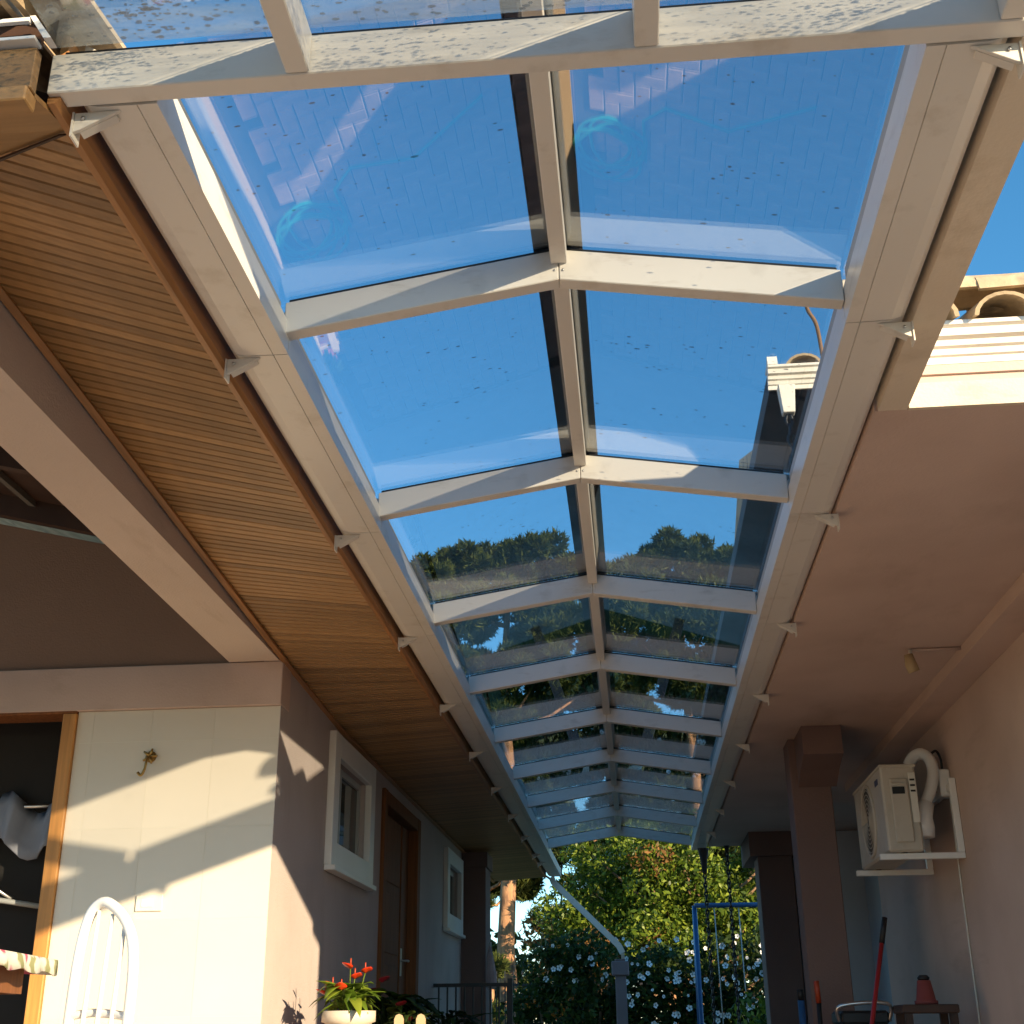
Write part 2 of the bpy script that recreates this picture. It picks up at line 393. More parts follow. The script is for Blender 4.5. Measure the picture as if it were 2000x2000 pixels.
# the gutters on both sides: one section for each bay, a groove along the underside, rounded outer edge
def gutter_profile(s):
    xi, xs, xo = (-.912, -.955, -1.086) if s < 0 else (.648, .688, .820)
    d = -1 if s < 0 else 1
    P = [(xi, 2.38), (xs-d*.0015, 2.38), (xs, 2.3835), (xs+d*.0015, 2.38), (xo-d*.050, 2.3815), (xo-d*.024, 2.388), (xo-d*.008, 2.402), (xo, 2.424), (xo, 2.55),
         (xo-d*.004, 2.55), (xi+d*.06, 2.475), (xi, 2.475)]
    return P
seams = [1.99] + [y+.035 for y in RY] + [14.9, 16.45]
for k in range(len(seams)-1):
    for s in (-1, 1):
        if s > 0 and k >= 9: continue
        sec = prism('gutter_section', gutter_profile(s), 'y', seams[k]+.002, seams[k+1]-.002, ALU, can)
for k, y in enumerate(seams[:-1]):
    for s in (-1, 1):
        if s > 0 and k > 9: continue
        d = s; xo = -1.092 if s < 0 else .826; xi = -.995 if s < 0 else .735
        yy = y + .012 + random.uniform(-.004, .004)
        br_ = prism('bracket', [(xo, 2.3795), (xi, 2.3795), (xi+d*.012, 2.374), (xo-d*.012, 2.335), (xo, 2.331)], 'y', yy, yy+.009, ALU, can, .001)
        mesh('bracket_flange', [(xi+d*.012, yy+.0095, 2.374), (xo-d*.012, yy+.0095, 2.335), (xo-d*.012, yy+.03, 2.335), (xi+d*.012, yy+.03, 2.374), (xi+d*.012, yy+.0095, 2.377), (xo-d*.012, yy+.0095, 2.338), (xo-d*.012, yy+.03, 2.338), (xi+d*.012, yy+.03, 2.377)], [(0, 1, 2, 3), (4, 7, 6, 5), (0, 4, 5, 1), (2, 6, 7, 3), (0, 3, 7, 4), (1, 5, 6, 2)], ALU, br_)
        box('bracket_plate', min(xo, xo+d*.004), max(xo, xo+d*.004), yy-.004, yy+.034, 2.318, 2.3795, ALU, br_)
        if k < 4: tube('bolt', [(xo-d*.02, yy-.005, 2.363), (xo-d*.02, yy+.001, 2.363)], .0045, METAL, br_, 6)
# supporting beam beside the right gutter up to the porch
bm_r = box('edge_beam', .832, .922, 1.99, 3.6025, 2.384, 2.52, CREAM); tag(bm_r, 'beige beam running beside the right gutter up to the porch', 'beam')

# rain drops lying on the panes
def drops(name, fn, n, x0, x1, y0, y1, rr, parent):
    V, F = [], []
    hubs = [(random.uniform(x0, x1), random.uniform(y0, y1), random.uniform(.03, .16)) for _ in range(9)]
    for q in range(n):
        if q % 3:
            hx, hy, hr = random.choice(hubs); cx = min(x1, max(x0, random.gauss(hx, hr))); cy = min(y1, max(y0, random.gauss(hy, hr)))
        else: cx, cy = random.uniform(x0, x1), random.uniform(y0, y1)
        r = random.uniform(*rr)*random.choice((.6, .8, 1, 1.3))
        st = random.uniform(1, 2.6); n0 = len(V); ph = random.uniform(0, 6.28)
        for k in range(6):
            a = k*math.pi/3 + ph; x, y = cx + r*math.cos(a)*st, cy + r*math.sin(a)
            V.append((x, y, fn(x, y)))
        V.append((cx, cy, fn(cx, cy)+r*.55))
        F += [(n0+k, n0+(k+1) % 6, n0+6) for k in range(6)]
    o = mesh(name, V, F, DROP, parent); tag(o, kind='stuff'); return o
for p, x0, x1, y0, y1, b in panes:
    if b < 5: drops('water_drops', lambda x, y: rz(x)+GZ+.0085, [70, 110, 80, 40, 30][b], x0+.03, x1-.08, y0+.04, y1-.05, (.0018, .0038), p)

# ------------------------------------------------------------------ front roof over the camera
fr = thing('front_glass_roof', (0, 1.9, 2.38), 'front glass roof frame with wet beams at the top of the picture', 'glass roof')
box('tie_beam', -1.126, .96, 1.938, 1.986, 2.38, 2.48, ALU, fr, .0025)
PX = [-.6, .099, .80]
for x in PX: box('purlin', x-.024, x+.024, -1.4, 1.936, 2.3805, 2.4795, ALU, fr, .0025)
boxes('gasket', [(-1.10, .94, 1.942, 1.982, 2.4805, 2.487)], BLACK, fr)
edges = [-1.12] + PX + [.95]
for i in range(4):
    for yy0, yy1 in ((.62, 1.93), (-1.3, .60)):
        p = box('glass_pane', edges[i]+.008, edges[i+1]-.008, yy0, yy1, 2.489, 2.497, GLASSW, fr)
        if yy1 > 1 and i < 4: drops('water_drops', lambda x, y: 2.4975, 1500, edges[i]+.03, edges[i+1]-.03, 1.2, 1.93, (.002, .0045), p)
box('rear_beam', -1.126, .96, -1.45, -1.4, 2.38, 2.48, ALU, fr, .0025)
tube('post', [(.90, -1.42, -.58), (.90, -1.42, 2.38)], .035, ALU, fr)
tube('post', [(-1.09, -1.42, -.58), (-1.09, -1.42, 2.38)], .035, ALU, fr)

# ------------------------------------------------------------------ left house
lh = thing('left_house', (-1.77, 8, 0), 'single storey beige house on the left with varnished pine eave and tiled corner', 'house')
WX = -1.77
def z_in(y): return 2.33 + .060*max(0, 7.4-y)
def x_in(y): return -1.75 - .02*min(1, max(0, (y-3)/3.2))
ZO = 2.372
# soffit boards
y = 2.06; n = 0
while y < 16.4:
    w = .05; yb = y + w - .0042; e = .0032
    xo = -1.112
    V = []
    for yy, zz in ((y+e, 0), (yb-e, 0), (yb, .006), (yb, .014), (y, .014), (y, .006)):
        V.append((xo, yy, ZO+zz))
    for yy, zz in ((y+e, 0), (yb-e, 0), (yb, .006), (yb, .014), (y, .014), (y, .006)):
        V.append((x_in(y)-.02, yy, z_in((y+yb)/2)+zz))
    F = [tuple(range(6)), tuple(range(11, 5, -1))] + [(i, (i+1) % 6, 6+(i+1) % 6, 6+i) for i in range(6)]
    mesh('soffit_board', V, F, WOOD, lh)
    y += w
def strip_y(name, fn, y0, y1, M, parent, step=1.4):
    """long piece along y whose section polygon fn(y) changes slowly"""
    ys = [y0]
    while ys[-1]+step < y1: ys.append(ys[-1]+step)
    ys.append(y1); n = len(fn(y0)); V, F = [], []
    for q in ys: V += [(p[0], q, p[1]) for p in fn(q)]
    for i in range(len(ys)-1): F += [(i*n+k, i*n+(k+1) % n, (i+1)*n+(k+1) % n, (i+1)*n+k) for k in range(n)]
    F += [tuple(range(n)), tuple((len(ys)-1)*n+k for k in range(n-1, -1, -1))]
    return mesh(name, V, F, M, parent)
strip_y('soffit_backing', lambda q: [(-1.102, ZO+.022), (x_in(q)-.03, z_in(q)+.022), (x_in(q)-.03, z_in(q)+.04), (-1.102, ZO+.04)], 2.0, 16.4, WOODD, lh, .15)
strip_y('soffit_moulding', lambda q: [(x_in(q)+.022, z_in(q)-.022), (x_in(q)-.001, z_in(q)-.030), (x_in(q)-.001, z_in(q)-.002), (x_in(q)+.022, z_in(q)-.008)], 2.06, 16.3, WOODY, lh)
# fascia: a board in a few lengths, the lower edge chamfered
fy = [1.95, 3.9, 5.6, 8.2, 10.9, 13.6, 16.45]
for a, b in zip(fy, fy[1:]):
    prism('fascia_board', [(-1.128, 2.363), (-1.112, 2.363), (-1.101, 2.374), (-1.100, 2.54), (-1.118, 2.54), (-1.118, 2.384), (-1.128, 2.382)], 'y', a+.001, b-.001, WOODY, lh)
# eave front towards the camera
box('front_fascia', -2.6, -1.128, 1.880, 1.905, 2.345, 2.447, WOOD, lh, .002)
box('front_fascia_bead', -2.6, -1.13, 1.870, 1.915, 2.308, 2.344, WOOD, lh, .003)
mesh('front_soffit', [(-1.13, 1.906, 2.340), (-3.0, 1.906, 2.340), (-3.0, 2.9, 2.7), (-1.9, 2.5, 2.575), (-1.13, 2.058, 2.382), (-1.13, 1.906, 2.352), (-3.0, 1.906, 2.352), (-3.0, 2.9, 2.712), (-1.9, 2.5, 2.587), (-1.13, 2.058, 2.394)], [(0, 1, 2, 3, 4), (9, 8, 7, 6, 5), (0, 4, 9, 5), (4, 3, 8, 9), (3, 2, 7, 8), (2, 1, 6, 7), (1, 0, 5, 6)], WOOD, lh)
mesh('mitre_strip', [(-1.135, 2.06, 2.378), (-1.150, 2.06, 2.378), (-1.90, 2.52, 2.573), (-1.88, 2.52, 2.573), (-1.135, 2.06, 2.373), (-1.150, 2.06, 2.373), (-1.90, 2.52, 2.562), (-1.88, 2.52, 2.562)], [(0, 1, 2, 3), (4, 5, 6, 7), (0, 1, 5, 4), (2, 3, 7, 6), (1, 2, 6, 5), (0, 3, 7, 4)], WOODD, lh)
boxes('front_gutter', [(-2.6, -1.125, 1.86, 1.892, 2.452, 2.460), (-2.6, -1.14, 1.855, 1.866, 2.494, 2.504)], WHITE, lh, .001)
box('gutter_back', -2.6, -1.13, 1.893, 1.905, 2.461, 2.52, WOODD, lh)
mesh('gutter_end', [(-1.140, 1.855, 2.506), (-1.128, 1.855, 2.506), (-1.090, 1.86, 2.450), (-1.106, 1.86, 2.450), (-1.140, 1.866, 2.506), (-1.128, 1.866, 2.506), (-1.090, 1.89, 2.450), (-1.106, 1.89, 2.450)], [(0, 1, 2, 3), (4, 7, 6, 5), (0, 4, 5, 1), (2, 6, 7, 3), (0, 3, 7, 4), (1, 5, 6, 2)], WHITE, lh)
# barrel tiles at the roof corner
def barrel(name, p0, p1, r, M, parent, n=9, th=.014, flat=.75):
    p0, p1 = Vector(p0), Vector(p1); t = (p1-p0).normalized(); sx = t.cross(Vector((0, 0, 1))).normalized(); uz = sx.cross(t).normalized()
    V, F = [], []
    for p, k in ((p0, 1.0), (p1, .82)):
        for rr in (r*k, r*k-th):
            for i in range(n):
                a = math.pi*i/(n-1); V.append(p + sx*rr*math.cos(a) + uz*rr*math.sin(a)*flat)
    def q(a, b): return [(a+i, a+i+1, b+i+1, b+i) for i in range(n-1)]
    F += q(0, 2*n) + q(n, 3*n) + q(0, n) + q(2*n, 3*n) + [(0, n, 3*n, 2*n), (n-1, 2*n-1, 4*n-1, 3*n-1)]
    return mesh(name, V, F, M, parent, smooth=False)
for i in range(9):
    x = -1.09 - i*.165
    barrel('roof_tile', (x, 1.80+.012*(i % 3), 2.512), (x-.02, 2.3, 2.66), .080, CLAY, lh)
    if i: barrel('roof_tile', (x-.03, 2.22, 2.70), (x-.05, 2.72, 2.83), .078, CLAY, lh)
mesh('roof', [(-1.12, 1.93, 2.66), (-1.12, 16.5, 2.66), (-6.5, 16.5, 5.0), (-6.5, 2.6, 5.0), (-1.12, 1.93, 2.69), (-1.12, 16.5, 2.69), (-6.5, 16.5, 5.05), (-6.5, 2.6, 5.05), (-6.5, 1.93, 2.66), (-6.5, 1.93, 2.69)],
     [(0, 1, 2, 3), (4, 7, 6, 5), (0, 3, 8), (4, 9, 7), (0, 4, 5, 1), (1, 5, 6, 2), (0, 8, 9, 4), (8, 3, 7, 9), (3, 2, 6, 7)], CLAY, lh)
# walls with openings: window, door, window
W1 = (7.41, 8.36, 1.615, 2.125); D1 = (8.96, 10.5, 0, 2.19); W2 = (12.15, 12.98, 1.60, 2.06)
T = .16
def wall_segments():
    L = []; ys = [6.352, W1[0], W1[1], D1[0], D1[1], W2[0], W2[1], 13.3]
    top = 2.6
    for a, b in zip(ys, ys[1:]):
        for op in (W1, D1, W2):
            if abs(a-op[0]) < 1e-6:
                if op[2] > .01: L.append((WX-T, WX, a, b, 0, op[2]))
                L.append((WX-T, WX, a, b, op[3], top)); break
        else: L.append((WX-T, WX, a, b, 0, top))
    return L
boxes('wall', wall_segments(), PLASTERW, lh)
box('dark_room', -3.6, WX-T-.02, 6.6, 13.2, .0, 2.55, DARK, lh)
def window(op, parent):
    y0, y1, z0, z1 = op; f = .135; h = thing_part = None
    fr_ = boxes('window_frame', [(WX+.001, WX+.045, y0-f, y0+.004, z0-f, z1+f), (WX+.001, WX+.045, y1-.004, y1+f, z0-f, z1+f),
                        (WX+.001, WX+.0445, y0+.004, y1-.004, z1-.004, z1+f-.0005), (WX+.001, WX+.0445, y0+.004, y1-.004, z0-f+.0005, z0+.004)], WHITE, parent, .004)
    box('sill', WX+.004, WX+.07, y0-f-.005, y1+f+.005, z0-f-.03, z0-f-.0005, WHITE, fr_, .003)
    xs = WX-.05; my = y0 + (y1-y0)*.36
    boxes('sash', [(xs-.02, xs+.02, y0+.002, y0+.042, z0+.002, z1-.002), (xs-.02, xs+.02, y1-.042, y1-.002, z0+.002, z1-.002), (xs-.018, xs+.018, y0+.042, y1-.042, z0+.003, z0+.045),
                   (xs-.018, xs+.018, y0+.042, y1-.042, z1-.045, z1-.003), (xs-.019, xs+.023, my-.018, my+.018, z0+.046, z1-.046)], ALUD, fr_)
    for a, b in ((y0+.043, my-.019), (my+.019, y1-.043)):
        box('pane', xs-.004, xs+.004, a, b, z0+.046, z1-.046, PANE, fr_)
window(W1, lh); window(W2, lh)
# entrance door in the side wall
y0, y1, z1 = D1[0], D1[1], D1[3]
dc = boxes('door_casing', [(WX-T+.01, WX+.028, y0-.02, y0+.09, 0, z1+.02), (WX-T+.01, WX+.028, y1-.11, y1+.02, 0, z1+.02), (WX-T+.01, WX+.026, y0+.091, y1-.111, z1-.08, z1+.018)], DOORW, lh, .004)
dl = box('door_leaf', WX-.10, WX-.06, y0+.093, y1-.42, .01, z1-.083, DOORW, lh, .003)
for q in range(4):
    box('door_panel', WX-.0598, WX-.050, y0+.17, y1-.50, .12+q*.5, .12+q*.5+.42, DOORW, dl, .004)
tube('door_handle', [(WX-.01, y0+.20, .72), (WX-.01, y0+.20, 1.33)], .014, METAL, dl, 10)
tube('handle_stud', [(WX-.06, y0+.20, .80), (WX-.01, y0+.20, .80)], .009, METAL, dl); tube('handle_stud', [(WX-.06, y0+.20, 1.25), (WX-.01, y0+.20, 1.25)], .009, METAL, dl)
dl2 = box('side_panel', WX-.09, WX-.05, y1-.418, y1-.113, .01, z1-.083, DOORW, lh, .003)
box('lock_plate', WX-.05, WX-.044, y1-.40, y1-.355, .98, 1.18, METAL, dl2); tube('lever', [(WX-.045, y1-.378, 1.09), (WX-.0, y1-.378, 1.09), (WX+.002, y1-.31, 1.09)], .009, METAL, dl2)
# dark column and wall end at the far side
box('end_pillar', WX-.02, -1.52, 13.31, 13.75, 0, 2.15, PILLAR, lh)
box('end_beam', WX-.3, -1.50, 13.30, 13.8, 2.151, 2.30, PILLAR, lh)
# patio front: tiled wall facing the camera
TY = 6.2
box('wall_corner', WX-.0028, WX, TY, 6.3515, 0, 2.6, PLASTERW, lh)
boxes('tile_backing', [(-2.85, WX-.003, TY+.0012, TY+.15, 0, 2.15), (-4.6, -3.9, TY+.0012, TY+.15, 0, 2.15)], GROUT, lh)
xs = [-2.846, -2.76, -2.447, -2.113, -1.7715]; zs = [.0, .225, .665, 1.105, 1.545, 1.985, 2.148]
for a, b in zip(xs, xs[1:]):
    for c, d in zip(zs, zs[1:]):
        box('wall_tile', a+.0012, b-.0012, TY+random.uniform(-.0004, .0002), TY+.001, c+.0012, d-.0012, TILEW, lh)
box('lintel', -4.6, WX+.004, TY-.022, TY+.15, 2.152, 2.384, CEIL, lh, .004)
def gable():
    V = [(-4.6, TY, 2.385), (WX-.004, TY, 2.385), (WX-.004, TY, 2.84), (-4.6, TY, 3.52)]
    return prism('gable_wall', [(v[0], v[2]) for v in V], 'y', TY+.005, TY+.15, mat('brown_gable_plaster', (.27, .175, .125), .85, .06, 1.2, .2, 100, spec=.15), lh)
gable()
prism('corner_fillet', [(WX-.10, 2.385), (WX+.003, 2.385), (WX+.003, 2.55), (WX-.10, 2.55)], 'y', TY-.02, TY+.004, CEIL, lh)
strip_y('patio_beam', lambda q: [(-1.757-.03*min(1, max(0, (q-3)/3.2)), 2.385), (-1.995-.06*min(1, max(0, (q-3)/3.2)), 2.385), (-1.995-.06*min(1, max(0, (q-3)/3.2)), 2.74), (-1.757-.03*min(1, max(0, (q-3)/3.2)), 2.74)], 2.5, TY-.025, PLASTER, lh)
box('patio_side_beam', -6, -1.758, 2.2, 2.49, 2.386, 2.74, PLASTER, lh)
# underside of the patio roof with rafters and battens
def slope_box(name, x0, x1, y0, y1, zf, t, M):
    V = [(x, q, zf(x)+h) for x in (x0, x1) for q in (y0, y1) for h in (0, t)]
    return mesh(name, V, BF, M, lh)
zr = lambda x: 2.84 + .245*(-1.77-x)
slope_box('patio_roof_boards', -6, -1.80, 2.2, TY+.1, lambda x: zr(x)+.10, .03, WOODD)
for q in range(5): slope_box('roof_rafter', -6, -1.9, 2.7+q*.82, 2.76+q*.82, lambda x: zr(x)-.02, .12, WOODD)
for q in range(6): slope_box('roof_batten', -2.3-q*.42-.04, -2.3-q*.42, 2.5, TY, lambda x: zr(x)+.062, .035, mat('grey_batten', (.13, .11, .09), .8) if q == 0 else bpy.data.materials['grey_batten'])
# patio doorway with orange wooden casing and dark room
dcs = boxes('doorway_casing', [(-2.925, -2.852, TY-.02, TY+.16, 0, 2.14), (-3.97, -3.90, TY-.02, TY+.16, 0, 2.14)], WOODZ, lh, .004)
box('doorway_head', -3.97, -2.852, TY-.0195, TY+.16, 2.1405, 2.212, DOORW, lh, .004)
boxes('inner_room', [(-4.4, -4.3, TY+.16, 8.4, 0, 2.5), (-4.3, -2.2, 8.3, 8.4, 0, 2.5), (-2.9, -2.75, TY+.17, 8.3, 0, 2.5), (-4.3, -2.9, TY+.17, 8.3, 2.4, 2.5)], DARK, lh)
hs = tube('wall_switch_hook', smooth_path([(-2.436, TY-.012, 1.905), (-2.436, TY-.05, 1.88), (-2.44, TY-.06, 1.83), (-2.456, TY-.06, 1.80), (-2.475, TY-.06, 1.815)]), .007, BRASS)
hs.name = 'brass_hook'; tag(hs, 'small brass hook with ornate rosette on the tiled wall', 'hook')
V, F = [], []
rose = lathe('rosette', [(.030, -.004), (.030, 0), (.018, .006), (.022, .012), (.006, .018)], (0, 0, 0), BRASS, None, 10)
rose.data.transform(Matrix.Rotation(math.pi/2, 4, 'X')); rose.location = (-2.436, TY-.008, 1.905); rose.parent = hs; rose.location = rose.location - hs.location
for q in range(5):
    a = q*1.257
    t_ = tube('petal', [(-2.436, TY-.012, 1.905), (-2.436+.04*math.cos(a), TY-.02, 1.905+.04*math.sin(a))], [.011, .005], BRASS, hs, 6)
sw = box('light_switch', -2.435, -2.30, TY-.012, TY-.001, 1.145, 1.222, PLASTIC, None, .003); tag(sw, 'white switch plate on the sunlit tiled wall', 'switch')
box('rocker', -2.405, -2.345, TY-.016, TY-.0125, 1.165, 1.202, WHITE, sw, .002)

# drying rack with grey cloth inside the doorway
rk = thing('drying_rack', (-3.3, 6.55, 0), 'metal drying rack with grey cloth inside the dark doorway', 'rack')
for xx in (-3.03, -3.6): tube('rack_leg', [(xx, 6.40, 0), (xx, 6.55, 1.72)], .013, METAL, rk)
for xx in (-3.03, -3.6): tube('rack_leg', [(xx, 6.85, 0), (xx, 6.57, 1.70)], .012, METAL, rk)
tube('rack_bar', [(-3.03, 6.44, 1.20), (-3.7, 6.44, 1.30)], .014, ALUD, rk); tube('rack_bar', [(-3.0, 6.56, 1.73), (-3.7, 6.56, 1.73)], .012, METAL, rk)
tube('rack_bar', [(-3.2, 6.45, 1.24), (-3.6, 6.46, 1.46)], .010, METAL, rk)
V, F = [], []
for i in range(21):
    for j in range(11):
        x = -3.75 + .73*i/20; u = j/10
        zz = 1.76 + .05*math.sin(i*.7) - .05*max(0, (i-12)/8) - abs(u-.4)*(.62 if u < .4 else .4); yy = 6.56 - .20*(.4-u) - .035*math.sin(i*1.05+j*.35) - .02*math.sin(i*2.1)
        V.append((x, yy, zz))
for i in range(20):
    for j in range(10): F.append((i*11+j, i*11+j+1, (i+1)*11+j+1, (i+1)*11+j))
cl = mesh('draped_cloth', V, F, CLOTH, None, smooth=True); tag(cl, 'crumpled blue grey cloth hung over the rack in the doorway', 'cloth')
cl.modifiers.new('thickness', 'SOLIDIFY').thickness = .008

# bentwood chair and table on the patio
ch = thing('bentwood_chair', (-1.56, 3.75, 0), 'white bentwood chair with spindle back in full sun', 'chair')
def chair_pt(u, z, off=0):            # plane of the back: u across, turned away from the camera on its left
    lean = .10*(z-.45)
    return (-1.545 + u*.93, 3.72 - u*.42 + lean + off, z)
hoop = [(-.115, .0), (-.115, .45), (-.118, .62), (-.120, .76), (-.113, .87), (-.092, .936), (-.05, .962), (.0, .945), (.052, .905), (.09, .845), (.108, .76), (.114, .64), (.112, .45), (.112, .0)]
tube('back_hoop', smooth_path([chair_pt(u, z) for u, z in hoop], 4), .0165, WHITE, ch, 10)
for u, zt in ((-.062, .938), (-.005, .926), (.05, .885)):
    tube('spindle', [chair_pt(u, .46), chair_pt(u, .68), chair_pt(u, zt)], [.009, .0075, .006], WHITE, ch, 8)
tube('back_rail', smooth_path([chair_pt(-.115, .645), chair_pt(-.04, .652, .012), (chair_pt(.04, .648, .012)), chair_pt(.112, .64)]), .012, WHITE, ch, 8)
lathe('seat', [(.17, -.018), (.19, -.01), (.195, 0), (.185, .012), (.02, .006)], (-1.62, 3.53, .455), WHITE, ch, 24)
for a, b in ((-1.74, 3.50), (-1.58, 3.37)):
    tube('front_leg', [(a*.97-.05, b+.02, .45), (a, b-.02, 0)], [.017, .012], WHITE, ch, 8)
tube('leg_ring', [( -1.62+.15*math.cos(q*.5236), 3.53+.15*math.sin(q*.5236), .25) for q in range(13)], .008, WHITE, ch, 6)

tb = thing('patio_table', (-1.655, 3.65, 0), 'wooden table on the patio at the left edge', 'table')
tx, ty = -1.655, 3.65
box('table_top', tx-1.05, tx, ty-1.0, ty, .765, .79, WOODZ, tb, .004)
boxes('apron', [(tx-.98, tx-.06, ty-.94, ty-.92, .70, .7645), (tx-.08, tx-.06, ty-.919, ty-.08, .70, .7645), (tx-.98, tx-.081, ty-.08, ty-.06, .70, .7645)], DOORW, tb)
for a, b in ((-.17, -.85), (-.17, -.15), (-.9, -.85), (-.9, -.15)):
    tube('table_leg', [(tx+a, ty+b, .764), (tx+(a-.35 if a > -.5 else a+.3), ty+b, 0)], .03, WOODZ, tb, 6, False)
tb.rotation_euler = (0, 0, math.radians(9))
cth = thing('tablecloth', (tx, ty, .79), 'cream tablecloth with pink flowers on the patio table', 'tablecloth')
V, F = [], []; N = 60
rim = [(-1.06, .006)] + [(-1.06+1.066*i/20, .006) for i in range(1, 20)] + [(.006, .006-1.02*i/40) for i in range(41)]
n_ = len(rim)
for lev, (zz, k) in enumerate(((.7925, -.5), (.7925, -.03), (.786, .25), (.752, .5))):
    for i, (x, y) in enumerate(rim):
        wv = .004*math.sin(i*1.15)*max(k, 0)*2
        dx, dy = (0, .012*k) if i < 20 else (.012*k, 0)
        if lev == 0: dx, dy = (0, -.25) if i < 20 else (-.25, 0)
        V.append((tx+x+dx+wv, ty+y+dy+wv, zz + (.005*math.sin(i*.8) if lev == 3 else 0)))
for l in range(3):
    for i in range(n_-1): F.append((l*n_+i, l*n_+i+1, (l+1)*n_+i+1, (l+1)*n_+i))
o = mesh('cloth', V, F, FLORAL, cth, smooth=True); o.modifiers.new('thickness', 'SOLIDIFY').thickness = .003
cth.rotation_euler = (0, 0, math.radians(9))

# ------------------------------------------------------------------ right house
rh = thing('right_house', (1.9, 8, -.4), 'right house with painted porch ceiling, white moulded gutter and clay tiles', 'house')
FY = 3.583
box('porch_ceiling', .822, 1.90, FY+.02, 13.9, 2.384, 2.46, CEIL, rh)
box('front_beam', .925, 6, FY, FY+.018, 2.380, 2.466, CREAM, rh)
box('front_frieze', .88, 6, FY+.006, FY+.018, 2.4665, 2.53, CEIL, rh)
box('frieze_bead', .88, 6, FY-.004, FY+.0055, 2.492, 2.498, CEIL, rh)
def moulding(x0, x1, y, z, s, parent, name='moulded_gutter'):
    P = [(y, z), (y-.012*s, z), (y-.012*s, z+.024*s), (y-.022*s, z+.027*s), (y-.028*s, z+.045*s), (y-.040*s, z+.05*s), (y-.044*s, z+.068*s), (y-.062*s, z+.074*s), (y-.066*s, z+.098*s), (y-.08*s, z+.104*s), (y-.08*s, z+.118*s), (y, z+.118*s)]
    return prism(name, P, 'x', x0, x1, MOULD, parent)
moulding(.90, 6, FY+.016, 2.5305, 1.0, rh)
box('side_wall', 1.90, 2.06, FY+.02, 10.3, -.42, 2.6, CEIL, rh)
box('wall_beam', 1.72, 1.899, FY+.02, 10.28, 2.318, 2.3835, CEIL, rh)
boxes('far_room_wall', [(2.25, 2.35, 10.31, 13.2, -.42, 2.5), (1.6, 2.249, 12.9, 13.2, -.42, 2.38)], mat('sky_tinted_white_wall', (.50, .54, .58), .8, .04), rh)  # white wall; the blue of the skylight on it is put into the colour
box('far_ceiling', 1.901, 2.4, 10.3, 13.9, 2.39, 2.46, CEIL, rh)
# columns
box('porch_column', 1.075, 1.335, 8.5, 8.76, -.42, 2.382, PILLAR, rh, .006)
prism('corbel', [(8.1, 2.3815), (8.498, 2.3815), (8.498, 2.06), (8.32, 2.14), (8.1, 2.2)], 'x', 1.12, 1.37, PILLAR, rh)
box('porch_column', 1.235, 1.575, 12.9, 13.3, -.42, 2.15, PILLAR, rh, .006)
box('end_beam', 1.16, 1.9, 12.85, 13.88, 2.1505, 2.3835, PILLAR, rh)
box('porch_column', 1.62, 1.72, 11.0, 11.15, -.42, 2.382, PILLAR, rh)
# tiles of the porch roof front
for i in range(10):
    x = 1.0 + i*.235
    barrel('roof_tile', (x, 3.49, 2.645), (x, 3.98, 2.83), .095, CLAY, rh, 11)
for i in range(8):
    x = 1.02 + i*.30 + .02*(i % 2)
    barrel('ridge_tile', (x-.17, 3.56+.012*(i % 3), 2.735+.004*i), (x+.22, 3.57, 2.757+.004*i), .085, CLAY, rh, 11, .016, 1.0)
mesh('roof', [(.95, 3.60, 2.65), (9, 3.60, 2.65), (9, 8.8, 4.6), (.95, 8.8, 4.6), (.95, 14, 2.65), (9, 14, 2.65)], [(0, 1, 2, 3), (0, 3, 4), (3, 2, 5, 4), (0, 4, 5, 1), (1, 5, 2)], CLAY, rh)
boxes('outer_wall', [(2.061, 7.9, FY+.03, FY+.15, -.42, 2.5), (7.9, 8.0, FY+.03, 13.8, -.42, 2.5), (2.35, 7.9, 13.6, 13.8, -.42, 2.5)], CREAM, rh)
# higher eave seen through the right-hand panes
UE = thing('upper_eave', (.8, 5.3, 3.5), 'dark underside of the upper roof eave with white moulded end seen through the right panes', 'eave')
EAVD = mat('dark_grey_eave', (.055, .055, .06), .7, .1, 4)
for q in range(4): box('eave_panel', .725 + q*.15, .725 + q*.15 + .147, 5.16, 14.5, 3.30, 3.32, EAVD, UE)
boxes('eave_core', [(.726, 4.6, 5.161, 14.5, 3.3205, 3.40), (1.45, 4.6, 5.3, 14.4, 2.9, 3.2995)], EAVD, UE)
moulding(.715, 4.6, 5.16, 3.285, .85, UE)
prism('end_cap', [(5.09, 3.386), (5.2, 3.386), (5.2, 3.40), (5.14, 3.405), (5.12, 3.425), (5.10, 3.43)], 'x', .715, .76, MOULD, UE)
for i in range(4): barrel('roof_tile', (.88+i*.2, 5.10, 3.37), (.88+i*.2, 5.7, 3.53), .085, CLAY, UE)
prism('downspout', [(.752, 5.095), (.828, 5.095), (.828, 5.155), (.752, 5.155)], 'z', 3.284, 3.145, MOULD, UE, .003, poly2=[(.764, 5.1), (.818, 5.1), (.818, 5.15), (.764, 5.15)])
def chain(name, x, y, z0, z1, M, parent, r=.014, wire=.0035):
    L = []; z = z0; k = 0
    while z > z1:
        P = []
        for q in range(9):
            a = 2*math.pi*q/8; dx = r*.62*math.cos(a); dz = r*1.35*math.sin(a)
            P.append((x+dx, y, z-r*1.35+dz) if k % 2 == 0 else (x, y+dx, z-r*1.35+dz))
        L.append((P, wire)); z -= r*2.1; k += 1
    return tubes(name, L, M, parent, 4)
chain('rain_chain', .791, 5.125, 3.145, 2.62, IRON, UE, .024, .008)
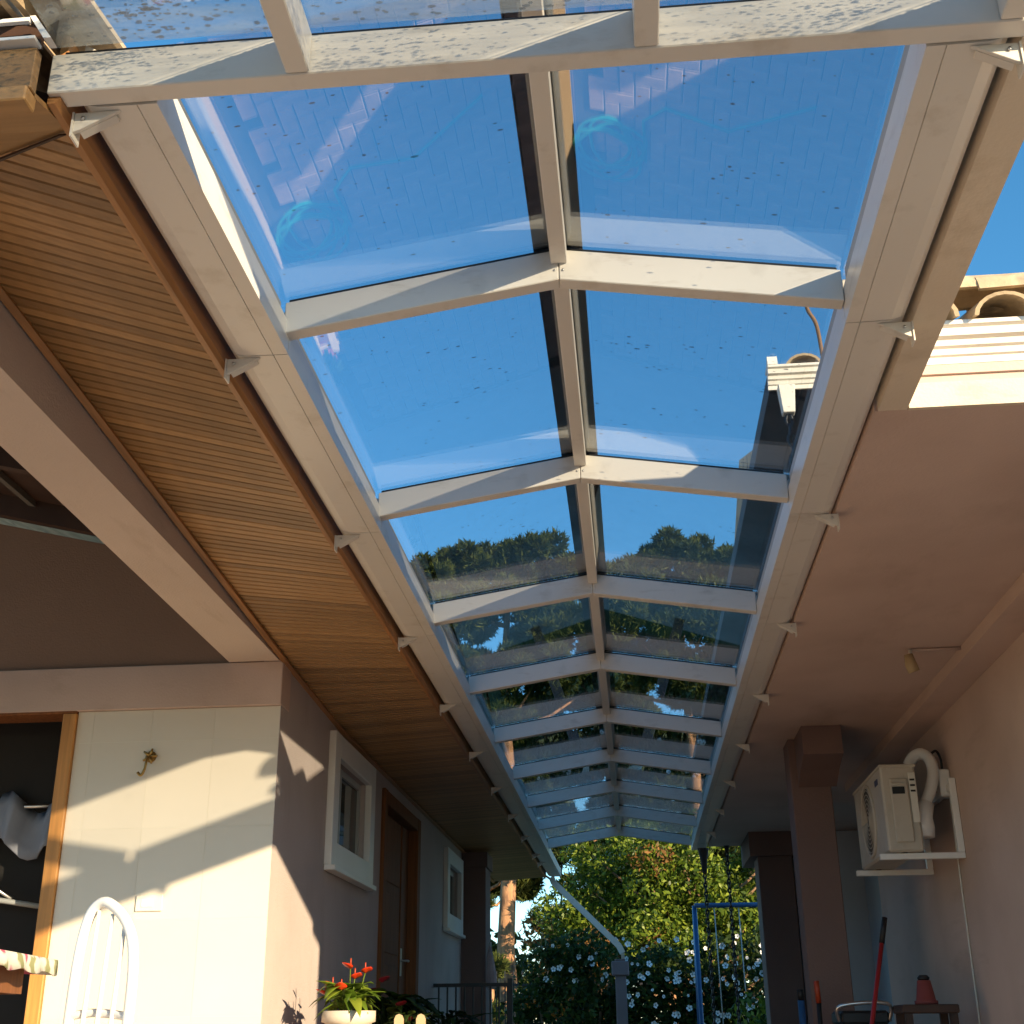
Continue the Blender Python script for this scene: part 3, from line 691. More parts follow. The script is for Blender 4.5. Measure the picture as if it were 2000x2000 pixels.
tubes('bent_rod', [(smooth_path([(.97, 5.12, 3.42), (.955, 5.1, 3.58), (.925, 5.1, 3.66), (.915, 5.1, 3.72), (.895, 5.1, 3.74)]), .009), ([(.915, 5.1, 3.70), (.935, 5.1, 3.715)], .012)], BARKD, UE)

# air conditioner on brackets
ac = thing('air_conditioner', (1.6, 7.9, 1.5), 'ivory air conditioner outdoor unit on a wall bracket', 'air conditioner')
ax0, ax1, ay0, ay1, az0, az1 = 1.465, 1.665, 7.5, 8.45, 1.512, 2.0
box('casing', ax0, ax1, ay0, ay1, az0, az1, ACM, ac, .012)
box('top_cover', ax0-.006, ax1+.006, ay0-.006, ay1+.006, az1-.012, az1+.008, ACM, ac, .004)
box('side_cover', ax0+.045, ax1-.052, ay0-.014, ay0-.0005, az0+.05, az1-.075, ACM, ac, .006)
box('grip_recess', ax0+.055, ax1-.075, ay0-.018, ay0-.0145, az1-.165, az1-.125, BLACK, ac)
box('grip_hood', ax0+.05, ax1-.06, ay0-.026, ay0-.0148, az1-.122, az1-.10, ACM, ac, .004)
box('rear_cover', ax1-.045, ax1-.004, ay0-.010, ay0-.0005, az0+.16, az1-.04, PLASTIC, ac, .004)
for q in range(3): box('vent_slot', ax1-.04, ax1-.012, ay0-.0112, ay0-.0102, az1-.09-q*.032, az1-.079-q*.032, BLACK, ac)
V, F = [], []
def ring(name, cx, cy, cz, R, r, M, parent):
    P = [(cx, cy+R*math.cos(2*math.pi*q/28), cz+R*math.sin(2*math.pi*q/28)) for q in range(29)]
    return tube(name, P, r, M, parent, 6)
box('maker_badge', ax0-.002, ax0-.0003, 7.60, 7.70, az1-.09, az1-.055, mat('dark_blue_badge', (.05, .06, .12), .4), ac)
ring('fan_ring', ax0-.004, 8.0, 1.755, .21, .012, ACM, ac)
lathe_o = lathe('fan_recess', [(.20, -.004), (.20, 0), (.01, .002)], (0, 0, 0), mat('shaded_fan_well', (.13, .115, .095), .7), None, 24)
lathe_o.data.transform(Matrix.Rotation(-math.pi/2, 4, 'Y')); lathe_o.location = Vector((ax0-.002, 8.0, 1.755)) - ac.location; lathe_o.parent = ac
for q in range(7): ring('fan_guard', ax0-.008, 8.0, 1.755, .03+q*.026, .003, ACM, ac)
bk = thing('wall_bracket', (1.88, 7.9, 1.45), 'white metal bracket frame carrying the air conditioner', 'bracket')
for yy in (7.56, 8.40):
    box('arm', 1.42, 1.897, yy-.018, yy+.018, 1.474, 1.508, WHITE, bk, .003)
    box('wall_upright', 1.86, 1.8975, yy-.018, yy+.018, 1.5085, 1.93, WHITE, bk, .003)
box('cross_rail', 1.862, 1.8965, 7.579, 8.381, 1.86, 1.90, WHITE, bk)
for yy in (7.56, 8.40):
    lathe('rubber_foot', [(.02, 0), (.02, .004), (.012, .004)], (1.56, yy, 1.5078), BLACK, bk, 10)
cd = thing('pipe_conduit', (1.85, 7.7, 1.9), 'white curved pipe duct linking the air conditioner to the wall plate', 'duct')
tube('duct_elbow', smooth_path([(1.668, 7.60, 1.72), (1.71, 7.60, 1.775), (1.765, 7.62, 1.87), (1.80, 7.64, 1.98), (1.795, 7.66, 2.06), (1.755, 7.68, 2.10), (1.71, 7.70, 2.085), (1.68, 7.72, 2.04)]), .034, WHITE, cd, 12)
tube('duct_funnel', [(1.735, 7.60, 1.80), (1.70, 7.595, 1.73), (1.685, 7.59, 1.66), (1.682, 7.588, 1.60)], [.04, .055, .072, .066], WHITE, cd, 14)
box('wall_plate', 1.83, 1.897, 7.64, 7.74, 1.84, 2.0, WHITE, cd, .006)
tube('feed_pipe', smooth_path([(1.80, 7.66, 2.09), (1.84, 7.66, 2.11), (1.865, 7.68, 2.06), (1.865, 7.69, 1.995)]), .008, BLACK, cd, 6)
tube('drain_cable', [(1.893, 7.70, 1.84), (1.893, 7.72, 1.5), (1.893, 7.75, .6), (1.893, 7.76, -.41)], .005, PLASTIC, cd, 6)
# ceiling lamp on a conduit
lp = thing('porch_lamp', (1.47, 6.36, 2.36), 'small tan cylinder lamp under the porch ceiling', 'lamp')
tube('conduit', [(1.47, 6.36, 2.374), (1.72, 6.35, 2.374)], .008, CEIL, lp, 6)
tube('lamp_stem', [(1.468, 6.36, 2.376), (1.468, 6.36, 2.34)], .01, PLASTIC, lp)
tube('lamp_body', [(1.455, 6.355, 2.352), (1.463, 6.36, 2.30), (1.475, 6.365, 2.262)], [.022, .030, .030], mat('tan_plastic', (.45, .33, .18), .5), lp, 12)

# things along the right wall
br = thing('broom', (1.3, 7.7, -.41), 'red handled broom leaning by the porch wall', 'broom')
tube('handle', [(1.03, 7.45, -.30), (1.385, 7.62, 1.03)], .013, REDM, br); tube('grip', [(1.384, 7.62, 1.025), (1.42, 7.637, 1.165)], .0155, BLACK, br)
prism('brush', [(1.005, -.42), (1.18, -.42), (1.10, -.29), (1.01, -.29)], 'y', 7.36, 7.54, mat('straw', (.3, .22, .08), .9), br)
mw = thing('tool_cart', (1.28, 7.95, -.42), 'dark garden cart with black top behind the broom', 'cart')
box('cart_body', 1.12, 1.40, 7.8, 8.15, .10, .60, ALUD, mw, .02); box('cart_lid', 1.14, 1.41, 7.78, 8.17, .6005, .675, BLACK, mw, .015)
tube('cart_bar', smooth_path([(1.13, 7.80, .62), (1.14, 7.76, .70), (1.40, 7.76, .71), (1.41, 7.80, .62)]), .011, METAL, mw)
for a in (1.14, 1.38): tube('wheel', [(a-.02, 7.97, -.26), (a+.02, 7.97, -.26)], .155, BLACK, mw, 16)
boxes('cart_strut', [(1.14, 1.17, 7.95, 7.99, -.27, .1), (1.35, 1.38, 7.95, 7.99, -.27, .1)], IRON, mw)
st = thing('wooden_stool', (1.58, 7.6, -.42), 'dark wooden stool by the right wall under the red pot', 'stool')
box('seat', 1.43, 1.73, 7.47, 7.77, .655, .70, WOODD, st, .006)
for a in (1.46, 1.70):
    for b in (7.50, 7.74): box('leg', a-.02, a+.02, b-.02, b+.02, -.42, .6545, WOODD, st)
boxes('rung', [(1.481, 1.679, 7.49, 7.51, .1, .14), (1.481, 1.679, 7.73, 7.75, .1, .14)], WOODD, st)
rp = thing('red_pot', (1.59, 7.6, .70), 'red clay pot upside down on the dark stool', 'pot')
lathe('pot_body', [(.062, 0), (.064, .02), (.054, .021), (.036, .125), (.0, .126)], (1.585, 7.6, .7005), TERRA, rp)
lathe('saucer', [(.03, 0), (.034, .012), (.022, .026), (.0, .027)], (1.585, 7.6, .827), BLACK, rp)
ot = thing('garden_fork', (1.05, 7.7, -.42), 'black pole with orange tip against the brown column', 'tool')
tube('pole', [(1.06, 8.2, -.42), (1.045, 7.95, .72)], .014, BLACK, ot); tube('orange_grip', [(1.045, 7.949, .721), (1.04, 7.93, .84)], .016, ORANGE, ot)
bp_ = thing('blue_pole', (.98, 8.1, -.42), 'short blue pole with black cap standing left of the brown column', 'pole')
tube('shaft', [(.99, 8.3, -.57), (.975, 8.2, .74)], .022, BLUE, bp_); tube('cap', [(.975, 8.199, .741), (.974, 8.19, .80)], .019, BLACK, bp_)

# ------------------------------------------------------------------ hose on the path
P = []
rr = random.Random(3)
for q in range(190):
    a = q*.2; R = .20 + .045*math.sin(q*.37) + .03*math.sin(q*.11)
    P.append((-.98 + R*math.cos(a)*1.0 + .03*math.sin(q*.05), 6.72 + R*1.15*math.sin(a) + .05*math.cos(q*.07), -.532 + .028*(q % 31)/31 + .006*math.sin(q)))
P += [(-.74, 6.4, -.53), (-.60, 6.25, -.532), (-.2, 6.35, -.532), (.3, 6.0, -.532)]
hz = tube('garden_hose', P, .011, HOSE, None, 6); tag(hz, 'coiled teal garden hose lying on the paved path', 'hose')

# ------------------------------------------------------------------ flower stand on the left
fs = thing('plant_stand', (-1.42, 6.45, 0), 'wooden plant stand with rounded pickets on the patio edge', 'plant stand')
PKW = mat('pale_picket_wood', (.52, .38, .22), .7, .15, 5)
box('shelf', -1.66, -1.0, 6.30, 6.72, .40, .43, WOODZ, fs)
for a in (-1.63, -1.26):
    for b in (6.34, 6.68): box('leg', a-.02, a+.02, b-.02, b+.02, -.004, .3995, WOODZ, fs)
for q in range(2):
    xp = -1.135 + q*.105
    prism('picket', [(xp-.022, .431), (xp+.022, .431), (xp+.022, .645), (xp+.014, .662), (xp, .668), (xp-.014, .662), (xp-.022, .645)], 'y', 6.305, 6.322, PKW, fs)
box('picket_rail', -1.18, -1.0, 6.3225, 6.336, .585, .61, PKW, fs)
PXY = (-1.41, 6.46)
pt = thing('flower_pot', (*PXY, .43), 'cream pot with red anthuriums in the sun by the left wall', 'flower pot')
lathe('pot', [(.085, 0), (.115, .20), (.132, .205), (.132, .255), (.118, .255), (.11, .23)], (*PXY, .4305), POTW, pt)
def leaf_blade(c, d, L, W, droop, fold=.25):
    d = Vector(d).normalized(); s = d.cross(Vector((0, 0, 1))); s = s.normalized() if s.length > .01 else Vector((1, 0, 0)); u = s.cross(d)
    V = []; prof = [(0, .10), (.12, .8), (.3, 1), (.55, .82), (.8, .42), (1, .02)]
    for t, w_ in prof:
        p = Vector(c) + d*L*t - Vector((0, 0, 1))*droop*L*t*t
        V += [p - s*W*w_ + u*W*w_*fold, p, p + s*W*w_ + u*W*w_*fold]
    F = []
    for i in range(len(prof)-1):
        for k in (0, 1): F.append((i*3+k, i*3+k+1, (i+1)*3+k+1, (i+1)*3+k))
    return V, F
def plant(name, c, n, L, W, hgt, spread, M, parent, seed):
    r_ = random.Random(seed); V, F = [], []; stems = []
    for i in range(n):
        a = r_.uniform(0, 6.28); sp = r_.uniform(.2, 1)*spread; h = hgt*r_.uniform(.3, 1)
        b = (c[0]+sp*math.cos(a), c[1]+sp*math.sin(a), c[2]+h)
        v, f = leaf_blade(b, (math.cos(a), math.sin(a), r_.uniform(-.1, .7)), L*r_.uniform(.6, 1.1), W*r_.uniform(.7, 1.1), r_.uniform(.2, .8))
        k = len(V); V += v; F += [tuple(i_+k for i_ in q) for q in f]
        stems.append(([c, ((c[0]+b[0])/2, (c[1]+b[1])/2, c[2]+h*.7), b], .0022))
    o = mesh(name, V, F, M, parent, smooth=True); o.modifiers.new('t', 'SOLIDIFY').thickness = .0008
    tubes('stems', stems, M, parent, 4)
plant('leaves', (*PXY, .67), 38, .15, .046, .12, .09, LEAFY, pt, 5)
for i, (dx, dy, h, tilt) in enumerate(((-.07, -.07, .12, .3), (.04, -.08, .16, -.2), (.0, .0, .21, .4), (-.12, .0, .09, .8), (.07, .02, .19, -.6), (-.02, -.10, .11, .1))):
    c = (PXY[0]+dx, PXY[1]+dy, .67+h)
    v, f = leaf_blade(c, (math.cos(tilt*3+1.2)*.6, -.6, .5), .068, .031, .15, .15)
    fl = mesh('spathe', v, f, REDP, pt, smooth=True); fl.modifiers.new('t', 'SOLIDIFY').thickness = .001
    tube('spadix', [c, (c[0]+.004, c[1]-.015, c[2]+.048)], [.005, .003], ORANGE, fl, 6); tube('flower_stem', [(PXY[0]+dx*.4, PXY[1]+dy*.4, .67), c], .003, LEAFY, pt, 4)
DRB = mat('dark_red_bloom', (.30, .02, .03), .4)
for i, (x, y, zb, ph, L, W, n, hg, lab) in enumerate(((-1.44, 7.6, -.004, .52, .22, .05, 60, .28, 'dark leafy pot plant with red blooms behind the sunlit anthuriums'),
                                               (-1.13, 6.56, .4305, .12, .11, .022, 60, .12, 'low bushy pot plant behind the pale pickets'),
                                               (-1.36, 9.6, -.004, .45, .24, .03, 80, .26, 'shaded grassy pot plant in front of the dark railing'),
                                               (-1.55, 8.6, -.004, .5, .24, .05, 60, .3, 'dark pot plant under the door handle'))):
    tp = thing('pot_plant', (x, y, zb), lab, 'plant', 'pot plants by the left patio')
    k_ = .6 if i == 1 else 1.3
    lathe('pot', [(.09*k_, 0), (.13*k_, ph*.85), (.14*k_, ph), (.11*k_, ph)], (x, y, zb), TERRA if i < 2 else POTW, tp)
    plant('leaves', (x, y, zb+ph), n, L, W, hg, .14 if i != 1 else .07, LEAFD, tp, 20+i)
    if i == 0:
        for dx, dz in ((.0, .33), (.10, .20), (-.07, .27), (.16, .12)):
            v, f = leaf_blade((x+dx, y-.16, zb+ph+dz), (.5, -.5, .4), .08, .034, .1); fl = mesh('bloom', v, f, DRB, tp); fl.modifiers.new('t', 'SOLIDIFY').thickness = .001

# railing at the end of the patio, folded cloth
rl = thing('patio_railing', (-1.5, 11.5, 0), 'black iron railing at the end of the patio', 'railing')
box('top_rail', WX+.002, -1.12, 11.48, 11.52, .935, .965, IRON, rl); box('bottom_rail', WX+.002, -1.12, 11.485, 11.515, .08, .105, IRON, rl)
for q in range(9): box('baluster', WX+.04+q*.075, WX+.054+q*.075, 11.493, 11.507, .1055, .9345, IRON, rl)
box('rail_post', -1.1195, -1.08, 11.48, 11.52, -.57, 1.0, IRON, rl)
um = thing('folded_parasol', (-1.45, 13.1, .4), 'folded pale mauve parasol beside the dark pillar', 'parasol')
tube('folded_canopy', [(-1.45, 13.1, 1.36), (-1.452, 13.1, 1.28), (-1.44, 13.1, 1.12), (-1.435, 13.1, .99), (-1.44, 13.1, .96)], [.012, .03, .05, .058, .03], mat('mauve_canvas', (.42, .33, .34), .9, .12, 8), um, 9, False)
tube('pole', [(-1.44, 13.1, -.005), (-1.45, 13.1, 1.40)], .012, ALUD, um)

# downpipe from the left gutter to a post
dp = thing('diagonal_downpipe', (-.6, 16.4, 1.9), 'white downpipe slanting from the left gutter end to the mauve post', 'downpipe')
def sq_pipe(name, pts, w, M, parent):
    V, F = [], []
    for p in pts: V += [(p[0]-w, p[1]-w, p[2]-w*.6), (p[0]+w, p[1]-w, p[2]+w*.6), (p[0]+w, p[1]+w, p[2]+w*.6), (p[0]-w, p[1]+w, p[2]-w*.6)]
    for i in range(len(pts)-1): F += [(i*4+k, i*4+(k+1) % 4, i*4+4+(k+1) % 4, i*4+4+k) for k in range(4)]
    F += [(0, 3, 2, 1), tuple(len(V)-4+k for k in range(4))]
    return mesh(name, V, F, M, parent)
sq_pipe('pipe_run', [(-1.03, 16.40, 2.37), (-1.01, 16.42, 2.31), (-.215, 16.46, 1.54), (-.17, 16.47, 1.45)], .032, ALU, dp)
sq_pipe('pipe_drop', [(-.17, 16.47, 1.449), (-.17, 16.72, 1.28), (-.18, 16.76, -.57)], .022, ALU, dp)
ps = thing('garden_post', (-.24, 16.6, -.57), 'mauve brown square post with cap in the garden', 'post')
box('post_shaft', -.275, -.14, 16.52, 16.66, -.575, 1.19, MAUVE, ps, .006); box('post_cap', -.315, -.10, 16.49, 16.70, 1.191, 1.36, MAUVE, ps, .012); box('cap_plate', -.275, -.14, 16.53, 16.66, 1.3605, 1.385, MAUVE, ps, .006)
# rain chains at the end of the right gutter
rc = thing('rain_chain', (.76, 14.0, 2.3), 'black rain chain hanging from a funnel at the right gutter end', 'rain chain')
lathe('funnel', [(.025, 0), (.035, .12), (.06, .25), (.06, .26)], (.77, 14.02, 2.12), EAVD, rc)
chain('links', .77, 14.02, 2.12, -.55, IRON, rc, .022, .010)
rc2 = thing('rain_chain', (1.0, 13.95, 2.3), 'second black rain chain hanging from the porch ceiling edge', 'rain chain')
lathe('funnel', [(.02, 0), (.03, .05), (.03, .06)], (1.01, 13.86, 2.324), EAVD, rc2); chain('links', 1.01, 13.86, 2.324, -.41, IRON, rc2, .022, .010)
# swing frame
sf = thing('swing_frame', (1.2, 17.0, -.6), 'blue steel swing frame in the garden', 'swing')
tube('top_bar', [(.77, 16.9, 2.035), (1.9, 16.95, 2.035)], .03, BLUE, sf)
for a, b in ((.77, 16.45), (.77, 17.5), (1.9, 16.5), (1.9, 17.5)): tube('leg', [(a, 16.95, 2.035), (a-.02 if a < 1 else a+.02, b, -.61)], .03, BLUE, sf)
for a in (1.02, 1.33): tube('swing_rope', [(a, 16.93, 2.0), (a+.02, 16.93, .2)], .007, ALUD, sf)
box('swing_seat', 1.0, 1.38, 16.86, 17.0, .17, .20, BLUE, sf)

# ------------------------------------------------------------------ vegetation
def leaf_faces(C, D, size, aspect=.45, needle=False):
    """numpy: leaf quads at centres C with outward directions D -> verts, faces"""
    n = len(C); A = rng.normal(size=(n, 3)); A /= np.linalg.norm(A, axis=1)[:, None]
    Nn = D*.7 + A*.8; Nn /= np.linalg.norm(Nn, axis=1)[:, None]
    B = np.cross(Nn, rng.normal(size=(n, 3))); B /= np.linalg.norm(B, axis=1)[:, None]
    if needle:
        B = D*.9 + A*.75 + np.array([0, 0, .35]); B /= np.linalg.norm(B, axis=1)[:, None]; Nn = np.cross(B, A); Nn /= np.linalg.norm(Nn, axis=1)[:, None]
    Tt = np.cross(Nn, B); s = size*rng.uniform(.6, 1.35, (n, 1))
    V = np.stack([C - B*s, C + Tt*s*aspect - Nn*s*.12, C + B*s, C - Tt*s*aspect - Nn*s*.12], 1).reshape(-1, 3)
    F = np.arange(n*4).reshape(-1, 4)
    return V, F
def np_mesh(name, V, F, M, parent=None):
    me = bpy.data.meshes.new(name); me.vertices.add(len(V)); me.vertices.foreach_set('co', V.astype(np.float32).ravel())
    me.loops.add(F.size); me.loops.foreach_set('vertex_index', F.ravel().astype(np.int32))
    me.polygons.add(len(F)); k = F.shape[1]
    me.polygons.foreach_set('loop_start', np.arange(len(F), dtype=np.int32)*k); me.polygons.foreach_set('loop_total', np.full(len(F), k, np.int32))
    me.update(); me.validate()
    o = bpy.data.objects.new(name, me); COL.objects.link(o); me.materials.append(M)
    if parent: o.parent = parent; o.location = -wpos(parent)
    return o
def clump(c, r, n, size, flat=.7, shell=.55):
    d = rng.normal(size=(n, 3)); d /= np.linalg.norm(d, axis=1)[:, None]
    rad = shell + (1-shell)*rng.random((n, 1))**.6
    bumpy = 1 + .18*np.sin(d[:, :1]*7+c[0]*3)*np.sin(d[:, 1:2]*6+c[1])*np.sin(d[:, 2:]*8+c[2])
    p = np.array(c) + d*rad*bumpy*r*np.array([1, 1, flat])
    return p, d
def make_tree(name, x, y, h, clumps, trunk_r, M_leaf, M_bark, label, leaf, per, z0=-.6, flat=.7, lean=0, branches=True, group=None, limbs=None):
    t = thing(name, (x, y, z0), label, 'tree', group)
    zs_ = np.linspace(z0, h*.96, 9)
    pts = [(x + lean*(q-z0)/(h-z0) + .10*math.sin(q*.8+x), y + .08*math.cos(q*.7), q) for q in zs_]
    rad = [trunk_r*(1.25 if i == 0 else 1)*(1 - .72*i/8) for i in range(9)]
    tube('trunk', pts, rad, M_bark, t, 10)
    VV, FF, k = [], [], 0; L = []
    for cx, cy, cz, r in clumps:
        p, d = clump((x+cx, y+cy, cz), r, int(per*r*r), leaf, flat); v, f = leaf_faces(p, d, leaf, *((.17, True) if limbs else (.45,)))
        VV.append(v); FF.append(f+k); k += len(v)
        if limbs: continue
        zb = max(z0+1, cz - abs(cx)*.45 - .5); a = Vector((x + lean*(zb-z0)/(h-z0), y, zb)); b = Vector((x+cx, y+cy, cz-.1*r))
        L.append(([a, a.lerp(b, .5) + Vector((0, 0, -.15)), b], [trunk_r*.32, trunk_r*.22, trunk_r*.08]))
    for cx, cy, cz in (limbs or []):
        a = Vector((x, y, max(z0+2, cz - abs(cx)*.35 - .3))); b = Vector((x+cx, y+cy, cz))
        L.append(([a, a.lerp(b, .55) + Vector((0, 0, -.22)), b], [trunk_r*.26, trunk_r*.18, trunk_r*.05]))
    np_mesh('crown', np.concatenate(VV), np.concatenate(FF), M_leaf, t)
    if branches: tubes('limbs', L, M_bark, t, 6)
    return t
def pine_clumps(lobes, seed, x0):
    r_ = random.Random(seed); out = []
    for lx, ly, lz, R in lobes:
        for i in range(int(11+9*R)):
            a = i*2.4 + r_.uniform(-.5, .5); u = (i+.5)/(11+9*R); ph = math.acos(1-1.45*u)
            k = R*r_.uniform(.72, 1.06)
            out.append((lx-x0+k*math.sin(ph)*math.cos(a), ly+k*math.sin(ph)*math.sin(a), lz+k*math.cos(ph)*.72, r_.uniform(.30, .52)))
    return out
def rand_lobes(x, R, ztop, zlow, n, seed):
    r_ = random.Random(seed); L = []
    for i in range(n):
        z = ztop - 1.0 - (ztop-zlow-1.5)*i/max(1, n-1); w_ = R*(.55+.45*min(1, i/(n*.5)))
        L.append((x + w_*math.cos(i*2.4)*r_.uniform(.6, 1), w_*math.sin(i*2.4)*.7, z+r_.uniform(-.3, .3), r_.uniform(.9, 1.35)))
    return L
PG = 'tall pines behind the garden'
def pine(x, y, h, lobes, seed, label, leaf=.15, per=2600, tr=.28):
    if leaf < .15: leaf, per = .19, per*1.7
    make_tree('pine_tree', x, y, h, pine_clumps(lobes, seed, x), tr, PINE, BARK, label, leaf, per, flat=.8, group=PG, limbs=[(l[0]-x, l[1], l[2]-.35*l[3]) for l in lobes])
pine(-3.65, 38, 13.6, [(-5.75, 0, 13.9, 1.2), (-4.3, .3, 14.2, 1.35), (-2.7, 0, 14.35, 1.35), (-1.6, .4, 13.4, 1.1), (-5.4, -.6, 12.3, 1.2), (-3.6, -.8, 12.5, 1.4), (-2.0, -.5, 11.8, 1.2), (-4.9, .5, 10.9, 1.2), (-2.9, -.3, 10.7, 1.3), (-6.2, .2, 11.4, .9), (-1.3, .3, 10.6, 1.0), (-3.9, .6, 9.6, 1.0)], 1, 'tall pine with bare orange trunk seen through the left panes and left of the garden', tr=.31)
pine(1.95, 38.5, 13.4, [(.2, 0, 13.7, 1.2), (1.7, .3, 14.3, 1.4), (3.2, 0, 13.9, 1.3), (4.4, .2, 13.0, 1.0), (.6, -.7, 12.1, 1.3), (2.5, -.8, 12.4, 1.4), (3.8, -.4, 11.4, 1.2), (1.2, .4, 10.8, 1.2), (2.9, -.2, 10.2, 1.2), (-.4, .2, 11.2, 1.0), (4.6, 0, 10.4, 1.0)], 2, 'tall pine with rounded crown seen through the right panes')
pine(-1.2, 46, 12.4, rand_lobes(-1.2, 3.0, 13.8, 5.5, 14, 3), 3, 'shorter pine behind the two tall ones under the ridge beam', .13, 1100)
pine(5.4, 47, 12.4, rand_lobes(5.4, 3.2, 13.6, 5.0, 14, 4), 4, 'pine at the right behind the dark eave', .13, 1100)
pine(-7.6, 47, 11.0, rand_lobes(-7.6, 2.8, 12.2, 6.0, 11, 5), 5, 'pine furthest left behind the wooden eave', .13, 1100)
pine(1.5, 56, 9.5, rand_lobes(1.5, 4.2, 11.0, 3.0, 15, 6), 6, 'low pine far behind the middle of the canopy', .16, 800)
pine(-4.9, 43, 9.5, rand_lobes(-4.9, 2.6, 11.2, 5.0, 12, 7), 7, 'squat pine filling the gap right behind the orange trunked pine', .13, 1100)
pine(2.4, 43.5, 9.5, rand_lobes(2.4, 3.0, 11.4, 4.0, 13, 8), 8, 'squat pine behind the rounded crown at the right', .13, 1100)
# broken lower boughs of the near pine
bt = thing('conifer', (-3.2, 34, -.6), 'dark conifer boughs beside the orange pine trunk', 'tree')
VV, FF, k = [], [], 0; L = []
for cx, cz, r in ((.9, 3.4, .75), (1.5, 2.6, .8), (.8, 1.6, .8), (-1.0, 2.2, .7), (-1.2, 1.0, .8), (1.5, 1.0, .9), (1.7, 4.3, .7), (-1.3, 3.9, .6), (1.0, 5.4, .8), (-1.5, 5.2, .7), (2.2, 5.0, .7)):
    p, d = clump((-3.2+cx, 36.5, cz), r, 900, .1, .5); v, f = leaf_faces(p, d, .13, .17, True); VV.append(v); FF.append(f+k); k += len(v)
np_mesh('crown', np.concatenate(VV), np.concatenate(FF), PINE, bt); L.append(([(-2.3, 37.2, -.6), (-2.1, 37.0, 2.4), (-2.0, 36.8, 5.6)], [.06, .035, .015])); tubes('trunk', L, mat('dark_conifer_bark', (.045, .03, .02), .9), bt, 6)
# leafy garden tree lit by the low sun
r_ = random.Random(12)
cl_ = []
for i in range(64):
    a = r_.uniform(0, 6.28); u = r_.random()**.5
    cl_.append((2.35*u*math.cos(a), 1.4*u*math.sin(a), 2.0 + 2.5*r_.random()*(1-.35*u*u) - .2, r_.uniform(.30, .62)))
make_tree('leafy_tree', 1.0, 24, 3.6, cl_, .14, LEAF, BARKD, 'broad leafy tree with sunlit yellow green foliage beyond the canopy end', .055, 2600, flat=.85)
VV, FF, k = [], [], 0
for i in range(5):
    p, d = clump((r_.uniform(-.8, 3.0), 23.2+r_.uniform(-.5, .5), r_.uniform(1.6, 3.6)), r_.uniform(.25, .5), 260, .05); v, f = leaf_faces(p, d, .05); VV.append(v); FF.append(f+k); k += len(v)
t_ = bpy.data.objects.get('leafy_tree'); np_mesh('dry_leaves', np.concatenate(VV), np.concatenate(FF), LEAFB, t_)
make_tree('leafy_tree', 4.2, 27, 3.4, [(q*.7-1.4, (q % 3)*.5, 2.2+.5*(q % 2)+.3*(q % 3), .8) for q in range(7)], .12, LEAF, BARKD, 'second leafy tree behind the right porch column', .09, 1100, flat=.85)
make_tree('orange_shrub', -1.35, 28, 1.6, [(-.3, 0, 1.9, .5), (.2, 0, 1.6, .5), (.55, 0, 1.45, .4), (-.75, .1, 1.1, .45), (.0, .2, 1.0, .6)], .05, LEAFO, BARKD, 'orange leaved shrub beside the pine trunk', .085, 900)
make_tree('bare_brown_shrub', -2.0, 28.5, 2.6, [(-.1, 0, 2.5, .45), (.2, 0, 2.1, .5), (.1, .1, 1.6, .5)], .06, LEAFB, BARKD, 'brown dry shrub left of the slanting downpipe', .08, 500)
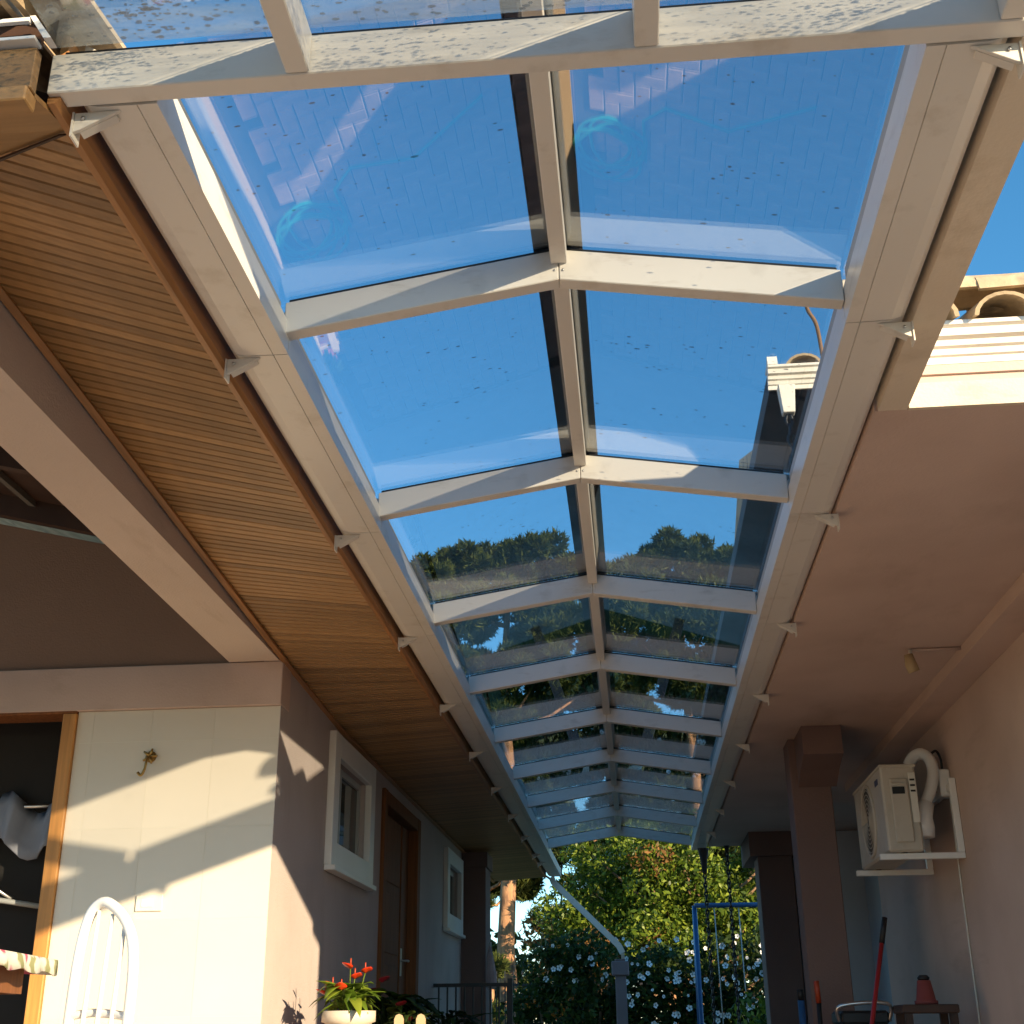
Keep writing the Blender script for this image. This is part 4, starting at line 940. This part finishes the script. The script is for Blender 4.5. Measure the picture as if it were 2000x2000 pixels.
# hedge with white flowers
hd = thing('flowering_hedge', (.3, 18, -.6), 'dark green hedge covered with white flowers beyond the canopy', 'hedge')
VV, FF, k = [], [], 0
for i in range(70):
    c = (r_.uniform(-1.9, 2.3), 18.3+r_.uniform(-.45, .6), r_.uniform(-.4, 1.62)); p, d = clump(c, r_.uniform(.28, .42), 330, .05, .9); v, f = leaf_faces(p, d, .05); VV.append(v); FF.append(f+k); k += len(v)
np_mesh('foliage', np.concatenate(VV), np.concatenate(FF), LEAFD, hd)
tubes('stems', [([(x, 18.3, -.6), (x+r_.uniform(-.2, .2), 18.3, .8)], .02) for x in np.linspace(-1.6, 2.0, 9)], BARKD, hd, 5)
def flower_mesh():
    V, F = [], []
    for q in range(5):
        a = q*1.2566; n0 = len(V)
        for rad_, w_, z_ in ((.006, .0, 0), (.030, .020, .004), (.045, .012, .010)):
            for sgn in (-1, 1): V.append((rad_*math.cos(a)-sgn*w_*math.sin(a), z_*-1.4, rad_*math.sin(a)+sgn*w_*math.cos(a)))
        F += [(n0, n0+1, n0+3, n0+2), (n0+2, n0+3, n0+5, n0+4)]
    me = bpy.data.meshes.new('flower'); me.from_pydata(V, [], F); me.materials.append(PETAL); return me
FM = flower_mesh()
for i in range(120):
    u = r_.random()
    x, z = (r_.uniform(-1.25, 2.0), r_.uniform(1.15, 1.72)) if u < .62 else (r_.uniform(-.4, 1.9), r_.uniform(.55, 1.2))
    o = link('flower', FM, None, hd, (x, 17.78 - r_.uniform(0, .12), z)); s_ = r_.uniform(.45, 1.0); o.scale = (s_, s_, s_)
    o.rotation_euler = (r_.uniform(-.5, .5), r_.uniform(0, 6), r_.uniform(-.6, .6))
make_tree('garden_shrub', 1.35, 16.0, .6, [(0, 0, .75, .3), (.18, 0, .5, .32), (-.1, 0, .35, .3), (.1, 0, .1, .35)], .03, LEAF, BARKD, 'pale green shrub at the foot of the swing frame', .05, 2200)
# iron fence behind the patio
fe = thing('garden_fence', (-1.2, 20.5, -.6), 'black iron picket fence behind the slanting downpipe', 'fence')
boxes('rail', [(-4.2, .3, 20.49, 20.51, 1.2, 1.235), (-4.2, .3, 20.49, 20.51, .0, .03)], IRON, fe)
for q in range(34): box('picket', -4.18+q*.133, -4.162+q*.133, 20.515, 20.53, -.6, 1.42, IRON, fe)
# far wood closing the view
VV, FF, k = [], [], 0
for i in range(120):
    c = (r_.uniform(-34, 34), r_.uniform(62, 82), r_.uniform(.2, 5.2)); p, d = clump(c, r_.uniform(1.6, 2.8), 240, .3); v, f = leaf_faces(p, d, .34); VV.append(v); FF.append(f+k); k += len(v)
wd = np_mesh('distant_wood', np.concatenate(VV), np.concatenate(FF), PINE); tag(wd, 'dark wood far behind the pines', 'wood', kind='stuff')
